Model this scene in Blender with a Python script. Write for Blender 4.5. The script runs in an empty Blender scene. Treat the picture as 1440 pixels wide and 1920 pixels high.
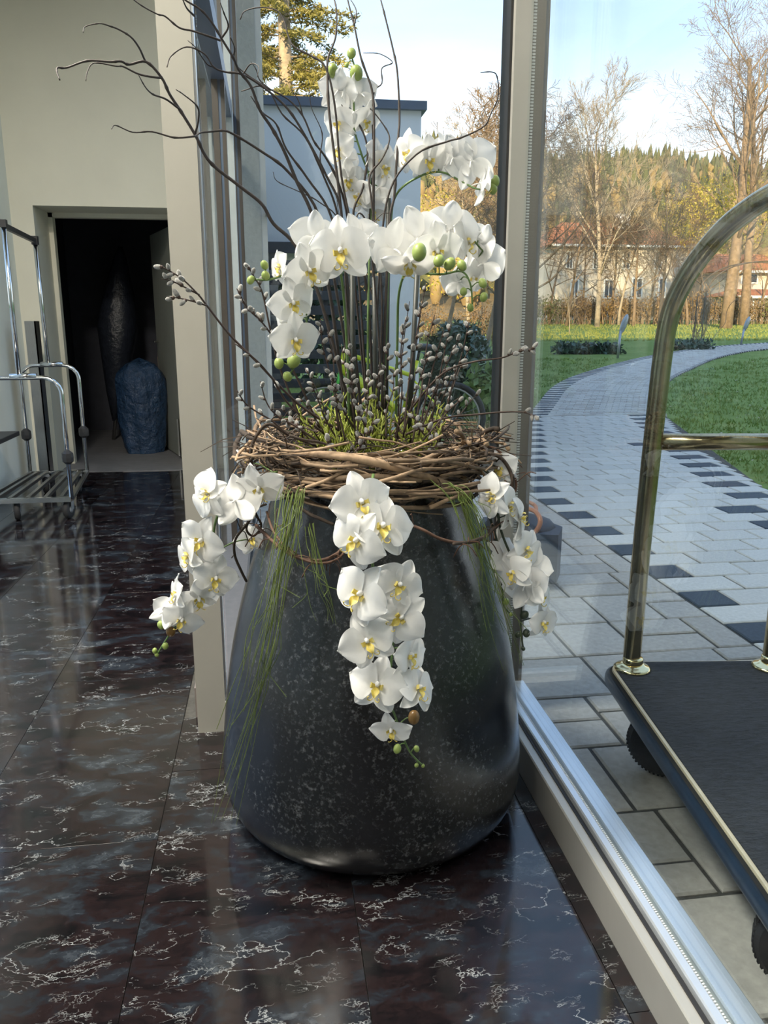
import bpy, math, random
import numpy as np
from mathutils import Vector, Matrix, Euler
R_ = math.radians
scn = bpy.context.scene
COL = scn.collection

# ------------------------------------------------------------------ camera
F = 1497.0; H = 1.22
PIT = math.atan(360 / F); YAW = math.atan(215 / math.hypot(F, 360))
cam = bpy.data.cameras.new('camera'); cam.sensor_fit = 'VERTICAL'
cam.sensor_height = 36; cam.lens = 36 * F / 1920; cam.clip_start = .05; cam.clip_end = 3000
co = bpy.data.objects.new('camera', cam); COL.objects.link(co)
co.location = (0, 0, H); co.rotation_euler = (math.pi / 2 - PIT, 0, -YAW)
scn.camera = co
# ------------------------------------------------------------------ exposure, sky, sun
vs = scn.view_settings
vs.view_transform = 'Standard'; vs.look = 'None'; vs.exposure = 0.0; vs.gamma = 1; vs.use_curve_mapping = False
w = bpy.data.worlds.new('sky'); scn.world = w; w.use_nodes = True
nt = w.node_tree; nt.nodes.clear()
SKY = 1.95
tc = nt.nodes.new('ShaderNodeTexCoord'); sx = nt.nodes.new('ShaderNodeSeparateXYZ')
nt.links.new(tc.outputs['Generated'], sx.inputs[0])
rp = nt.nodes.new('ShaderNodeValToRGB')
e = rp.color_ramp.elements
e[0].position = 0.0; e[0].color = (.93, .96, 1, 1)
e[1].position = 1.0; e[1].color = (.36, .50, .74, 1)
for p, c in ((.16, (.93, .97, 1)), (.26, (.66, .79, .95)), (.37, (.36, .53, .79)), (.6, (.36, .51, .76))):
    k = e.new(p); k.color = (*c, 1)
mpn = nt.nodes.new('ShaderNodeMapping'); mpn.inputs['Scale'].default_value = (1.2, 1.2, 7)
nz = nt.nodes.new('ShaderNodeTexNoise'); nz.inputs['Scale'].default_value = 1.6; nz.inputs['Detail'].default_value = 5
nt.links.new(tc.outputs['Generated'], mpn.inputs[0]); nt.links.new(mpn.outputs[0], nz.inputs[0])
ma = nt.nodes.new('ShaderNodeMath'); ma.operation = 'MULTIPLY_ADD'; ma.inputs[1].default_value = -.16; ma.inputs[2].default_value = .08
nt.links.new(nz.outputs[0], ma.inputs[0])
ad = nt.nodes.new('ShaderNodeMath'); ad.operation = 'ADD'
nt.links.new(sx.outputs[2], ad.inputs[0]); nt.links.new(ma.outputs[0], ad.inputs[1])
nt.links.new(ad.outputs[0], rp.inputs[0])
bg = nt.nodes.new('ShaderNodeBackground'); bg.inputs[1].default_value = SKY
ow = nt.nodes.new('ShaderNodeOutputWorld')
nt.links.new(rp.outputs[0], bg.inputs[0]); nt.links.new(bg.outputs[0], ow.inputs[0])
SUN_EL, SUN_AZ = R_(14), R_(20)          # low winter sun behind the hotel, a little to the left
sd = Vector((-math.sin(SUN_AZ) * math.cos(SUN_EL), -math.cos(SUN_AZ) * math.cos(SUN_EL), math.sin(SUN_EL)))
sl = bpy.data.lights.new('sun', 'SUN'); sl.energy = 9.5; sl.color = (1, .78, .46); sl.angle = R_(.6)
so = bpy.data.objects.new('sun', sl); COL.objects.link(so); so.rotation_euler = sd.to_track_quat('Z', 'Y').to_euler()
FILL_W = (70.0, 200.0, 30.0, 20.0)                             # each added ceiling fill panel

# ------------------------------------------------------------------ helpers
FWD = Vector((math.sin(YAW) * math.cos(PIT), math.cos(YAW) * math.cos(PIT), -math.sin(PIT)))
RT = Vector((math.cos(YAW), -math.sin(YAW), 0)); UP = RT.cross(FWD)
EYE = Vector((0, 0, H))
def ray(px, py): return FWD * F + RT * (px - 720) - UP * (py - 960)
def D(px, py, Y):
    d = ray(px, py); return EYE + d * (Y / d.y)
def G(px, py, z=0.0):
    d = ray(px, py); return EYE + d * ((z - H) / d.z)
def terr(Y): return 0.0 if Y < 12 else .0264 * (Y - 12) if Y < 60 else .0264 * 48
def GT(px, py):
    z = 0
    for _ in range(40): z = .5 * z + .5 * terr(G(px, py, z).y)
    return G(px, py, z)
def vdist(p): return (Vector(p) - EYE).dot(FWD)

class MB:
    def __init__(s): s.v = []; s.f = []; s.mi = []; s.m = 0
    def add(s, v, f):
        o = len(s.v); s.v += [tuple(p) for p in v]; s.f += [tuple(i + o for i in q) for q in f]; s.mi += [s.m] * len(f); return s
    def box(s, x0, x1, y0, y1, z0, z1):
        v = [(x, y, z) for z in (z0, z1) for y in (y0, y1) for x in (x0, x1)]
        return s.add(v, [(0, 2, 3, 1), (4, 5, 7, 6), (0, 1, 5, 4), (2, 6, 7, 3), (0, 4, 6, 2), (1, 3, 7, 5)])
    def slab(s, x0, x1, y0, y1, z0, z1, c=.004):       # box with a chamfered top edge
        v = [(x0, y0, z0), (x1, y0, z0), (x1, y1, z0), (x0, y1, z0), (x0, y0, z1 - c), (x1, y0, z1 - c), (x1, y1, z1 - c), (x0, y1, z1 - c),
             (x0 + c, y0 + c, z1), (x1 - c, y0 + c, z1), (x1 - c, y1 - c, z1), (x0 + c, y1 - c, z1)]
        f = [(8, 9, 10, 11)]
        for i in range(4):
            j = (i + 1) % 4; f += [(i, j, 4 + j, 4 + i), (4 + i, 4 + j, 8 + j, 8 + i)]
        return s.add(v, f)
    def bar(s, a, b, wx, wy, upv=(0, 0, 1)):           # square bar between two points
        a, b = Vector(a), Vector(b); d = (b - a).normalized(); u = d.cross(Vector(upv))
        if u.length < 1e-4: u = d.cross(Vector((0, 1, 0)))
        u.normalize(); w_ = d.cross(u); v = []
        for p in (a, b):
            for (i, j) in ((-1, -1), (1, -1), (1, 1), (-1, 1)): v.append(p + u * wx * i / 2 + w_ * wy * j / 2)
        return s.add(v, [(3, 2, 1, 0), (4, 5, 6, 7)] + [(i, (i + 1) % 4, 4 + (i + 1) % 4, 4 + i) for i in range(4)])
    def tube(s, pts, r, n=6, cap=True):
        pts = [Vector(p) for p in pts]; m = len(pts)
        if not hasattr(r, '__len__'): r = [r] * m
        t0 = (pts[1] - pts[0]).normalized(); u = t0.orthogonal().normalized(); v = []; f = []
        for i in range(m):
            t = (pts[min(i + 1, m - 1)] - pts[max(i - 1, 0)])
            t = t.normalized() if t.length > 1e-9 else t0
            u = u - t * u.dot(t); u = u.normalized() if u.length > 1e-6 else t.orthogonal().normalized()
            w_ = t.cross(u)
            for k in range(n):
                a = 2 * math.pi * k / n; v.append(pts[i] + (u * math.cos(a) + w_ * math.sin(a)) * r[i])
        for i in range(m - 1):
            for k in range(n):
                k2 = (k + 1) % n; f.append((i * n + k, i * n + k2, (i + 1) * n + k2, (i + 1) * n + k))
        if cap: f += [tuple(reversed(range(n))), tuple(range((m - 1) * n, m * n))]
        return s.add(v, f)
    def lathe(s, prof, c=(0, 0, 0), n=32, axis=None):
        c = Vector(c); M = axis.to_track_quat('Z', 'Y').to_matrix() if axis is not None else Matrix.Identity(3)
        v = []; f = []; m = len(prof)
        for r, z in prof:
            for k in range(n):
                a = 2 * math.pi * k / n; v.append(c + M @ Vector((r * math.cos(a), r * math.sin(a), z)))
        for i in range(m - 1):
            for k in range(n):
                k2 = (k + 1) % n; f.append((i * n + k, i * n + k2, (i + 1) * n + k2, (i + 1) * n + k))
        f += [tuple(reversed(range(n))), tuple(range((m - 1) * n, m * n))]
        return s.add(v, f)
    def ball(s, c, rx, ry=None, rz=None, n=10, m=7, rot=None):
        ry = ry or rx; rz = rz or rx; c = Vector(c); v = []; f = []
        for i in range(m + 1):
            t = math.pi * i / m
            for k in range(n):
                a = 2 * math.pi * k / n
                p = Vector((rx * math.sin(t) * math.cos(a), ry * math.sin(t) * math.sin(a), -rz * math.cos(t)))
                v.append(c + (rot @ p if rot else p))
        for i in range(m):
            for k in range(n):
                k2 = (k + 1) % n; f.append((i * n + k, i * n + k2, (i + 1) * n + k2, (i + 1) * n + k))
        return s.add(v, f)
    def prism(s, poly, z0, z1):
        n = len(poly); v = [(x, y, z0) for x, y in poly] + [(x, y, z1) for x, y in poly]
        return s.add(v, [tuple(reversed(range(n))), tuple(range(n, 2 * n))] + [(i, (i + 1) % n, n + (i + 1) % n, n + i) for i in range(n)])
    def mesh(s, name, mats, smooth=False, off=None):
        me = bpy.data.meshes.new(name)
        v = s.v if off is None else [(a - off[0], b - off[1], c - off[2]) for a, b, c in s.v]
        me.from_pydata(v, [], s.f)
        if not isinstance(mats, (list, tuple)): mats = [mats]
        for m_ in mats: me.materials.append(m_)
        if len(mats) > 1: me.polygons.foreach_set('material_index', s.mi)
        if smooth: me.polygons.foreach_set('use_smooth', [True] * len(me.polygons))
        me.update(); return me

WL = {}
def link(name, me, parent=None, loc=(0, 0, 0)):
    o = bpy.data.objects.new(name, me); COL.objects.link(o); o.location = loc
    if parent is not None: o.parent = parent
    return o
def tag(o, label=None, cat=None, group=None, kind=None):
    if label: o['label'] = label
    if cat: o['category'] = cat
    if group: o['group'] = group
    if kind: o['kind'] = kind
    return o
def thing(name, label, cat, loc=(0, 0, 0), group=None):
    o = link(name, None, None, loc); o.empty_display_size = .05; WL[o.name] = Vector(loc); return tag(o, label, cat, group)
def part(name, mb, mat, parent, smooth=False, label=None, kind=None):     # world-space mesh hung on its thing
    off = WL[parent.name]; o = link(name, mb.mesh(name, mat, smooth, off), parent); WL[o.name] = off
    return tag(o, label, None, None, kind)
def solo(name, mb, mat, label, cat, smooth=False, group=None, base=None):
    base = base or (0, 0, 0); o = link(name, mb.mesh(name, mat, smooth, base), None, base); WL[o.name] = Vector(base)
    return tag(o, label, cat, group)
def struct(name, mb, mat, smooth=False, parent=None):
    o = link(name, mb.mesh(name, mat, smooth), parent); WL[o.name] = Vector((0, 0, 0))
    if parent is None: o['kind'] = 'structure'
    return o
def npmesh(name, V, Fq, mat, smooth=False):
    me = bpy.data.meshes.new(name); V = np.asarray(V, dtype=np.float32); Fq = np.asarray(Fq, dtype=np.int32)
    k = Fq.shape[1]; me.vertices.add(len(V)); me.vertices.foreach_set('co', V.ravel())
    me.loops.add(Fq.size); me.loops.foreach_set('vertex_index', Fq.ravel())
    me.polygons.add(len(Fq)); me.polygons.foreach_set('loop_start', np.arange(0, Fq.size, k, dtype=np.int32))
    me.polygons.foreach_set('loop_total', np.full(len(Fq), k, dtype=np.int32))
    if isinstance(mat, (list, tuple)):
        for m_ in mat: me.materials.append(m_)
    else: me.materials.append(mat)
    if smooth: me.polygons.foreach_set('use_smooth', np.ones(len(Fq), dtype=bool))
    me.update(calc_edges=True); me.validate(); return me
def crv(pts, k=5):                                   # Catmull-Rom through points
    P = [Vector(p) for p in pts]; P = [P[0] * 2 - P[1]] + P + [P[-1] * 2 - P[-2]]; out = []
    for i in range(1, len(P) - 2):
        for j in range(k):
            t = j / k
            out.append(.5 * ((2 * P[i]) + (P[i + 1] - P[i - 1]) * t + (2 * P[i - 1] - 5 * P[i] + 4 * P[i + 1] - P[i + 2]) * t * t + (3 * P[i] - P[i - 1] - 3 * P[i + 1] + P[i + 2]) * t ** 3))
    out.append(P[-2]); return out
def rrect(x0, x1, y0, y1, r, n=6):
    o = []
    for cx, cy, a0 in ((x1 - r, y0 + r, -90), (x1 - r, y1 - r, 0), (x0 + r, y1 - r, 90), (x0 + r, y0 + r, 180)):
        for i in range(n + 1):
            a = R_(a0 + 90 * i / n); o.append((cx + r * math.cos(a), cy + r * math.sin(a)))
    return o

# ------------------------------------------------------------------ materials
def newmat(name):
    m = bpy.data.materials.new(name); m.use_nodes = True; t = m.node_tree; b = t.nodes['Principled BSDF']; return m, t, b
def N(t, typ, **kw):
    n = t.nodes.new(typ)
    for k, v in kw.items():
        if k in n.inputs: n.inputs[k].default_value = v
        else: setattr(n, k, v)
    return n
def noise_col(t, scale, stops, coord='Object', detail=6, mapscale=None, rough=.6, dist=0):
    c = N(t, 'ShaderNodeTexCoord'); n = N(t, 'ShaderNodeTexNoise', Scale=scale, Detail=detail, Roughness=rough, Distortion=dist)
    if mapscale:
        mp = N(t, 'ShaderNodeMapping', Scale=mapscale); t.links.new(c.outputs[coord], mp.inputs[0]); t.links.new(mp.outputs[0], n.inputs[0])
    else: t.links.new(c.outputs[coord], n.inputs[0])
    r = N(t, 'ShaderNodeValToRGB'); e = r.color_ramp.elements
    e[0].position, e[0].color = stops[0][0], (*stops[0][1], 1); e[1].position, e[1].color = stops[-1][0], (*stops[-1][1], 1)
    for p, c_ in stops[1:-1]: k = e.new(p); k.color = (*c_, 1)
    t.links.new(n.outputs[0], r.inputs[0]); return r, n, c
def bump(t, b, src, strength=.2, dist=.01):
    bp = N(t, 'ShaderNodeBump', Strength=strength, Distance=dist); t.links.new(src, bp.inputs['Height']); t.links.new(bp.outputs[0], b.inputs['Normal']); return bp
def mat(name, col, rough=.6, metal=0, var=.12, scale=12, bmp=0, bd=.005, spec=.5, mapscale=None, rnd=0):
    m, t, b = newmat(name)
    lo = tuple(max(0, c * (1 - var)) for c in col); hi = tuple(min(1, c * (1 + var)) for c in col)
    r, n, c = noise_col(t, scale, [(.3, lo), (.7, hi)], mapscale=mapscale)
    out = r.outputs[0]
    if rnd:
        oi = N(t, 'ShaderNodeObjectInfo'); mr = N(t, 'ShaderNodeMapRange'); mr.inputs[3].default_value = 1 - rnd; mr.inputs[4].default_value = 1 + rnd
        t.links.new(oi.outputs['Random'], mr.inputs[0]); mx = N(t, 'ShaderNodeVectorMath', operation='SCALE')
        t.links.new(out, mx.inputs[0]); t.links.new(mr.outputs[0], mx.inputs['Scale']); out = mx.outputs[0]
    t.links.new(out, b.inputs['Base Color'])
    b.inputs['Roughness'].default_value = rough; b.inputs['Metallic'].default_value = metal; b.inputs['Specular IOR Level'].default_value = spec
    if bmp: bump(t, b, n.outputs[0], bmp, bd)
    return m
def leafmat(name, c1, c2, trans=.3, rough=.5, scale=3):
    m, t, b = newmat(name); r, n, c = noise_col(t, scale, [(.35, c1), (.65, c2)])
    t.links.new(r.outputs[0], b.inputs['Base Color']); b.inputs['Roughness'].default_value = rough
    tr = N(t, 'ShaderNodeBsdfTranslucent'); t.links.new(r.outputs[0], tr.inputs[0])
    mx = N(t, 'ShaderNodeMixShader'); mx.inputs[0].default_value = trans
    t.links.new(b.outputs[0], mx.inputs[1]); t.links.new(tr.outputs[0], mx.inputs[2]); t.links.new(mx.outputs[0], t.nodes['Material Output'].inputs[0]); return m
def glassmat(name, tint=(.93, .97, .98), ior=1.45, boost=1.0):
    m, t, b = newmat(name); t.nodes.remove(b)
    tr = N(t, 'ShaderNodeBsdfTransparent'); tr.inputs[0].default_value = (*tint, 1)
    gl = N(t, 'ShaderNodeBsdfGlossy', Roughness=0.0); gl.inputs[0].default_value = (boost, boost, boost, 1)
    fr = N(t, 'ShaderNodeFresnel'); mx = N(t, 'ShaderNodeMixShader')
    ge = N(t, 'ShaderNodeNewGeometry'); mr = N(t, 'ShaderNodeMapRange'); mr.inputs[3].default_value = ior; mr.inputs[4].default_value = 1 / ior
    t.links.new(ge.outputs['Backfacing'], mr.inputs[0]); t.links.new(mr.outputs[0], fr.inputs['IOR'])   # same reflectance on both faces of the pane
    t.links.new(fr.outputs[0], mx.inputs[0]); t.links.new(tr.outputs[0], mx.inputs[1]); t.links.new(gl.outputs[0], mx.inputs[2])
    t.links.new(mx.outputs[0], t.nodes['Material Output'].inputs[0]); return m

M = {}
M['cream'] = mat('cream plaster', (.70, .67, .56), .7, var=.03, scale=3)
M['greywall'] = mat('grey green plaster', (.74, .75, .68), .7, var=.03, scale=3)
M['column'] = mat('warm grey lacquer', (.41, .395, .35), .45, var=.02)
M['alu'] = mat('anodised aluminium', (.42, .41, .375), .38, .35, var=.03)
M['alu_light'] = mat('pale aluminium', (.66, .70, .74), .28, .6, var=.03)
M['brown'] = mat('brown window profile', (.085, .062, .048), .4, var=.06)
M['dark'] = mat('black rubber gasket', (.012, .012, .014), .5)
M['white'] = mat('white lacquer', (.75, .76, .76), .4, var=.03)
M['ceil'] = mat('dark grey ceiling paint', (.10, .10, .10), .8, var=.03)
M['render'] = mat('rough grey render', (.43, .42, .39), .85, var=.08, scale=30, bmp=.5, bd=.01)
M['render_l'] = mat('pale render', (.60, .58, .55), .8, var=.04, scale=20)
M['bluewhite'] = mat('white rendered wall outside', (.72, .74, .78), .8, var=.03, scale=2)
M['roofedge'] = mat('slate blue roof flashing', (.10, .13, .19), .4, var=.05)
M['sill'] = mat('pinkish stone sill', (.22, .185, .17), .6, var=.1, scale=30)
M['slat'] = mat('anthracite slat', (.045, .052, .065), .5, var=.1, scale=8, rnd=.15)
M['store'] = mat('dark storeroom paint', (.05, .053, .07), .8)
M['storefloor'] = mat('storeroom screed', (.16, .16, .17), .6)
M['door'] = mat('grey green door leaf', (.24, .25, .22), .5, var=.04)
M['chrome'] = mat('chrome', (.72, .73, .73), .14, 1, var=.02)
M['steel'] = mat('brushed steel', (.42, .42, .41), .3, 1, var=.15, scale=20, mapscale=(30, 30, 1))
M['blackplastic'] = mat('black plastic', (.02, .02, .022), .45)
M['rubber'] = mat('black rubber tyre', (.018, .018, .02), .75, var=.2, scale=60, bmp=.3)
M['bluebag'] = mat('blue plastic bag', (.020, .048, .105), .22, var=.2, scale=11, bmp=1, bd=.06)
M['darkwrap'] = mat('dark plastic wrap', (.02, .024, .035), .25, var=.2, scale=20, bmp=.6, bd=.02)
M['board'] = mat('pale wooden board', (.3, .2, .13), .6, var=.15, mapscale=(1, 1, 8))
M['brass'] = mat('aged brass', (.46, .37, .22), .2, 1, var=.18, scale=18)
M['brassbright'] = mat('polished brass', (.85, .70, .38), .15, 1, var=.05)
M['trim'] = mat('cream trim line', (.62, .52, .36), .4)
M['bumper'] = mat('blue black rubber bumper', (.02, .035, .06), .28, var=.2, scale=30)
M['pavgrey'] = mat('grey concrete paver', (.56, .535, .49), .85, var=.12, scale=55, bmp=.35, bd=.004, rnd=.07)
M['pavdark'] = mat('dark basalt paver', (.05, .065, .085), .8, var=.2, scale=60, bmp=.3, bd=.003, rnd=.1)
M['pavwarm_shade'] = mat('shaded warm grey paver', (.40, .37, .33), .85, var=.16, scale=40, bmp=.4, bd=.004, rnd=.10)  # near shade is put into this darker colour; also a random tone
M['joint'] = mat('joint sand', (.07, .068, .062), .95, var=.3, scale=60)
M['bark'] = mat('grey brown bark', (.25, .17, .105), .9, var=.3, scale=6)
M['barkpale'] = mat('pale sunlit bark', (.40, .32, .23), .9, var=.3, scale=6)
M['barkdark'] = mat('dark bark', (.10, .078, .06), .9, var=.3, scale=6)
M['twigdark'] = mat('dark hazel bark', (.040, .030, .026), .6, var=.4, scale=60)
M['twigbrown'] = mat('willow bark', (.055, .034, .026), .6, var=.35, scale=60)
M['vine'] = mat('red brown vine', (.10, .05, .03), .7, var=.3, scale=50)
M['neststick'] = mat('dried vine stick', (.27, .185, .115), .8, var=.4, scale=30, bmp=.4, bd=.003, rnd=.5)
M['nestdark'] = mat('dark dried vine', (.05, .035, .025), .85, var=.4, scale=40)
M['catkin'] = mat('silver catkin fur', (.27, .265, .25), .9, var=.3, scale=300)
b_ = M['catkin'].node_tree.nodes['Principled BSDF']; b_.inputs['Sheen Weight'].default_value = 1; b_.inputs['Sheen Roughness'].default_value = .35
M['scale'] = mat('catkin scale', (.06, .035, .025), .5)
M['stem'] = mat('green orchid stem', (.10, .17, .05), .45, var=.25, scale=20)
M['stemdark'] = mat('dark orchid stem', (.035, .05, .03), .45, var=.25, scale=20)
M['bud'] = mat('green orchid bud', (.27, .35, .09), .4, var=.25, scale=40)
M['budbrown'] = mat('brown orchid bud', (.20, .11, .03), .35, var=.5, scale=40)
M['bamboo'] = mat('dark plant stake', (.03, .035, .03), .5)
M['grassblade'] = leafmat('trailing grass', (.09, .13, .03), (.22, .29, .07), .25)
M['tuft'] = leafmat('yellow green tuft', (.34, .40, .06), (.58, .62, .15), .4)
M['soil'] = mat('dark soil', (.02, .016, .012), .95, var=.4, scale=80, bmp=.8)
M['needle'] = leafmat('conifer needles', (.13, .13, .035), (.40, .33, .08), .2, scale=.7)
M['bush'] = leafmat('dark evergreen leaf', (.025, .055, .04), (.06, .11, .07), .1, .3, 2)
M['bushlight'] = leafmat('light green leaf', (.12, .20, .06), (.25, .34, .12), .25, .45, 2)
M['yellowleaf'] = leafmat('yellow autumn leaf', (.45, .34, .04), (.75, .60, .10), .35, scale=2)
M['hedgeleaf'] = leafmat('brown hedge leaf', (.22, .13, .05), (.36, .24, .09), .2, scale=1)
M['hedgegreen'] = leafmat('green hedge leaf', (.10, .12, .03), (.24, .22, .06), .2, scale=1)
M['forestgreen'] = leafmat('forest conifer', (.075, .085, .035), (.15, .14, .05), .05, .9, .15)
M['forestbrown'] = leafmat('forest larch and beech', (.22, .145, .06), (.36, .26, .11), .05, .9, .12)
M['housewall'] = mat('cream house render', (.60, .52, .43), .9, var=.04)
M['housegrey'] = mat('grey house render', (.50, .45, .40), .9, var=.05)
M['rooftile'] = mat('orange roof tiles', (.48, .17, .06), .85, var=.2, scale=6, bmp=.4, bd=.05, mapscale=(1, 1, 8))
M['pane'] = mat('dark window pane', (.04, .05, .06), .12, var=.1)
M['metalgrey'] = mat('galvanised metal', (.38, .40, .42), .4, .7)
M['lime'] = mat('lime yellow bike paint', (.62, .70, .04), .3, var=.05)
M['limegreen'] = mat('bright green bike paint', (.10, .55, .08), .3)
M['copper'] = mat('copper orange tube', (.50, .19, .08), .3, .2, var=.1)
M['bluecloth'] = mat('dark navy nylon', (.02, .03, .05), .7, var=.2)
M['bluepl'] = mat('blue plastic', (.03, .12, .40), .4)
M['drygrass'] = mat('dry ornamental grass', (.42, .32, .18), .9, var=.3)
M['paleleaf'] = mat('pale fallen leaf', (.50, .44, .34), .8, var=.3, rnd=.2)
M['filldiff'], t_, b_ = newmat('fill panel diffuser'); b_.inputs['Emission Color'].default_value = (1, .93, .82, 1); b_.inputs['Emission Strength'].default_value = 4
M['glass'] = glassmat('clear window glass', (.96, .985, .99), 1.42)
M['glass2'] = glassmat('insulating window glass', (.93, .965, .98), 1.42)

def m_marble():
    m, t, b = newmat('dark veined marble')
    tc = N(t, 'ShaderNodeTexCoord'); oi = N(t, 'ShaderNodeObjectInfo')
    off = N(t, 'ShaderNodeVectorMath', operation='SCALE'); cb = N(t, 'ShaderNodeCombineXYZ')
    for i in range(3): t.links.new(oi.outputs['Random'], cb.inputs[i])
    t.links.new(cb.outputs[0], off.inputs[0]); off.inputs['Scale'].default_value = 37
    a = N(t, 'ShaderNodeVectorMath', operation='ADD'); t.links.new(tc.outputs['Object'], a.inputs[0]); t.links.new(off.outputs[0], a.inputs[1])
    mp = N(t, 'ShaderNodeMapping', Scale=(1.0, 1.9, 1)); mp.inputs['Rotation'].default_value = (0, 0, R_(-26)); t.links.new(a.outputs[0], mp.inputs[0])
    wn = N(t, 'ShaderNodeTexNoise', Scale=6, Detail=9, Roughness=.6); t.links.new(mp.outputs[0], wn.inputs[0])
    ws = N(t, 'ShaderNodeVectorMath', operation='SCALE'); ws.inputs['Scale'].default_value = .36; t.links.new(wn.outputs['Color'], ws.inputs[0])
    wp = N(t, 'ShaderNodeVectorMath', operation='ADD'); t.links.new(mp.outputs[0], wp.inputs[0]); t.links.new(ws.outputs[0], wp.inputs[1])
    # dark ground: maroon, blue grey and black fields
    n1 = N(t, 'ShaderNodeTexNoise', Scale=5, Detail=6, Roughness=.65); t.links.new(wp.outputs[0], n1.inputs[0])
    r1 = N(t, 'ShaderNodeValToRGB'); e = r1.color_ramp.elements
    e[0].position, e[0].color = .36, (.004, .004, .005, 1); e[1].position, e[1].color = .75, (.10, .115, .13, 1)
    for p, c in ((.45, (.010, .007, .008)), (.5, (.016, .0095, .010)), (.55, (.013, .014, .018)), (.61, (.022, .027, .035)), (.67, (.045, .053, .064))): k = e.new(p); k.color = (*c, 1)
    t.links.new(n1.outputs[0], r1.inputs[0])
    def veins(scale, width, mscale, mlo, mhi):
        v = N(t, 'ShaderNodeTexVoronoi', feature='DISTANCE_TO_EDGE', Scale=scale); t.links.new(wp.outputs[0], v.inputs['Vector'])
        r = N(t, 'ShaderNodeValToRGB'); r.color_ramp.elements[0].position = width * .4; r.color_ramp.elements[0].color = (1, 1, 1, 1)
        r.color_ramp.elements[1].position = width; r.color_ramp.elements[1].color = (0, 0, 0, 1); t.links.new(v.outputs['Distance'], r.inputs[0])
        n = N(t, 'ShaderNodeTexNoise', Scale=mscale, Detail=3); t.links.new(mp.outputs[0], n.inputs[0])
        q = N(t, 'ShaderNodeMapRange'); q.inputs[1].default_value = mlo; q.inputs[2].default_value = mhi; t.links.new(n.outputs[0], q.inputs[0])
        x = N(t, 'ShaderNodeMath', operation='MULTIPLY'); t.links.new(r.outputs[0], x.inputs[0]); t.links.new(q.outputs[0], x.inputs[1]); return x
    v1 = veins(6.5, .012, 6.0, .55, .64); v2 = veins(21, .032, 9.0, .58, .70)
    mxv = N(t, 'ShaderNodeMath', operation='MAXIMUM'); t.links.new(v1.outputs[0], mxv.inputs[0]); t.links.new(v2.outputs[0], mxv.inputs[1])
    # pale flecks
    fm = N(t, 'ShaderNodeMapping', Scale=(9, 30, 1)); t.links.new(wp.outputs[0], fm.inputs[0]); fl = N(t, 'ShaderNodeTexNoise', Scale=1.6, Detail=4, Roughness=.6); t.links.new(fm.outputs[0], fl.inputs[0])
    fr = N(t, 'ShaderNodeMapRange'); fr.inputs[1].default_value = .68; fr.inputs[2].default_value = .73; fr.inputs[4].default_value = .7; t.links.new(fl.outputs[0], fr.inputs[0])
    mx2 = N(t, 'ShaderNodeMath', operation='MAXIMUM'); t.links.new(mxv.outputs[0], mx2.inputs[0]); t.links.new(fr.outputs[0], mx2.inputs[1])
    mx = N(t, 'ShaderNodeMixRGB'); mx.inputs[2].default_value = (.32, .335, .34, 1)
    t.links.new(mx2.outputs[0], mx.inputs[0]); t.links.new(r1.outputs[0], mx.inputs[1]); t.links.new(mx.outputs[0], b.inputs['Base Color'])
    b.inputs['Roughness'].default_value = .09; b.inputs['IOR'].default_value = 1.72
    bump(t, b, wn.outputs[0], .02, .01); return m
M['marble'] = m_marble()
def m_pot():
    m, t, b = newmat('worn black stone glaze')
    r, n, c = noise_col(t, 95, [(.50, (.008, .009, .010)), (.57, (.030, .032, .035)), (.66, (.115, .12, .125))], detail=8, rough=.75)
    n2 = N(t, 'ShaderNodeTexNoise', Scale=4, Detail=5); t.links.new(c.outputs['Object'], n2.inputs[0])
    q = N(t, 'ShaderNodeMapRange'); q.inputs[1].default_value = .36; q.inputs[2].default_value = .56; t.links.new(n2.outputs[0], q.inputs[0])
    mx = N(t, 'ShaderNodeMixRGB'); mx.inputs[1].default_value = (.012, .013, .016, 1); t.links.new(q.outputs[0], mx.inputs[0]); t.links.new(r.outputs[0], mx.inputs[2])
    t.links.new(mx.outputs[0], b.inputs['Base Color'])
    rr = N(t, 'ShaderNodeMapRange'); rr.inputs[3].default_value = .10; rr.inputs[4].default_value = .30; t.links.new(n2.outputs[0], rr.inputs[0]); t.links.new(rr.outputs[0], b.inputs['Roughness']); b.inputs['IOR'].default_value = 1.62
    bump(t, b, n.outputs[0], .08, .004); return m
M['pot'] = m_pot()
def m_carpet():
    m, t, b = newmat('charcoal carpet')
    r, n, c = noise_col(t, 34, [(.35, (.010, .012, .018)), (.65, (.042, .048, .066))], detail=6, mapscale=(1, 3, 1), rough=.75)
    t.links.new(r.outputs[0], b.inputs['Base Color']); b.inputs['Roughness'].default_value = .95; b.inputs['Sheen Weight'].default_value = .1
    bump(t, b, n.outputs[0], 1, .03); return m
M['carpet'] = m_carpet()
def m_lawn():
    m, t, b = newmat('lawn')
    r, n, c = noise_col(t, 1.4, [(.3, (.12, .18, .045)), (.5, (.18, .25, .07)), (.7, (.24, .30, .10))], detail=10, rough=.75)
    t.links.new(r.outputs[0], b.inputs['Base Color']); b.inputs['Roughness'].default_value = .95; b.inputs['Specular IOR Level'].default_value = .1
    bump(t, b, n.outputs[0], .6, .05); return m
M['lawn'] = m_lawn()
M['grass'] = leafmat('lawn grass blade', (.12, .20, .035), (.24, .31, .085), .3, .7, .8)
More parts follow.
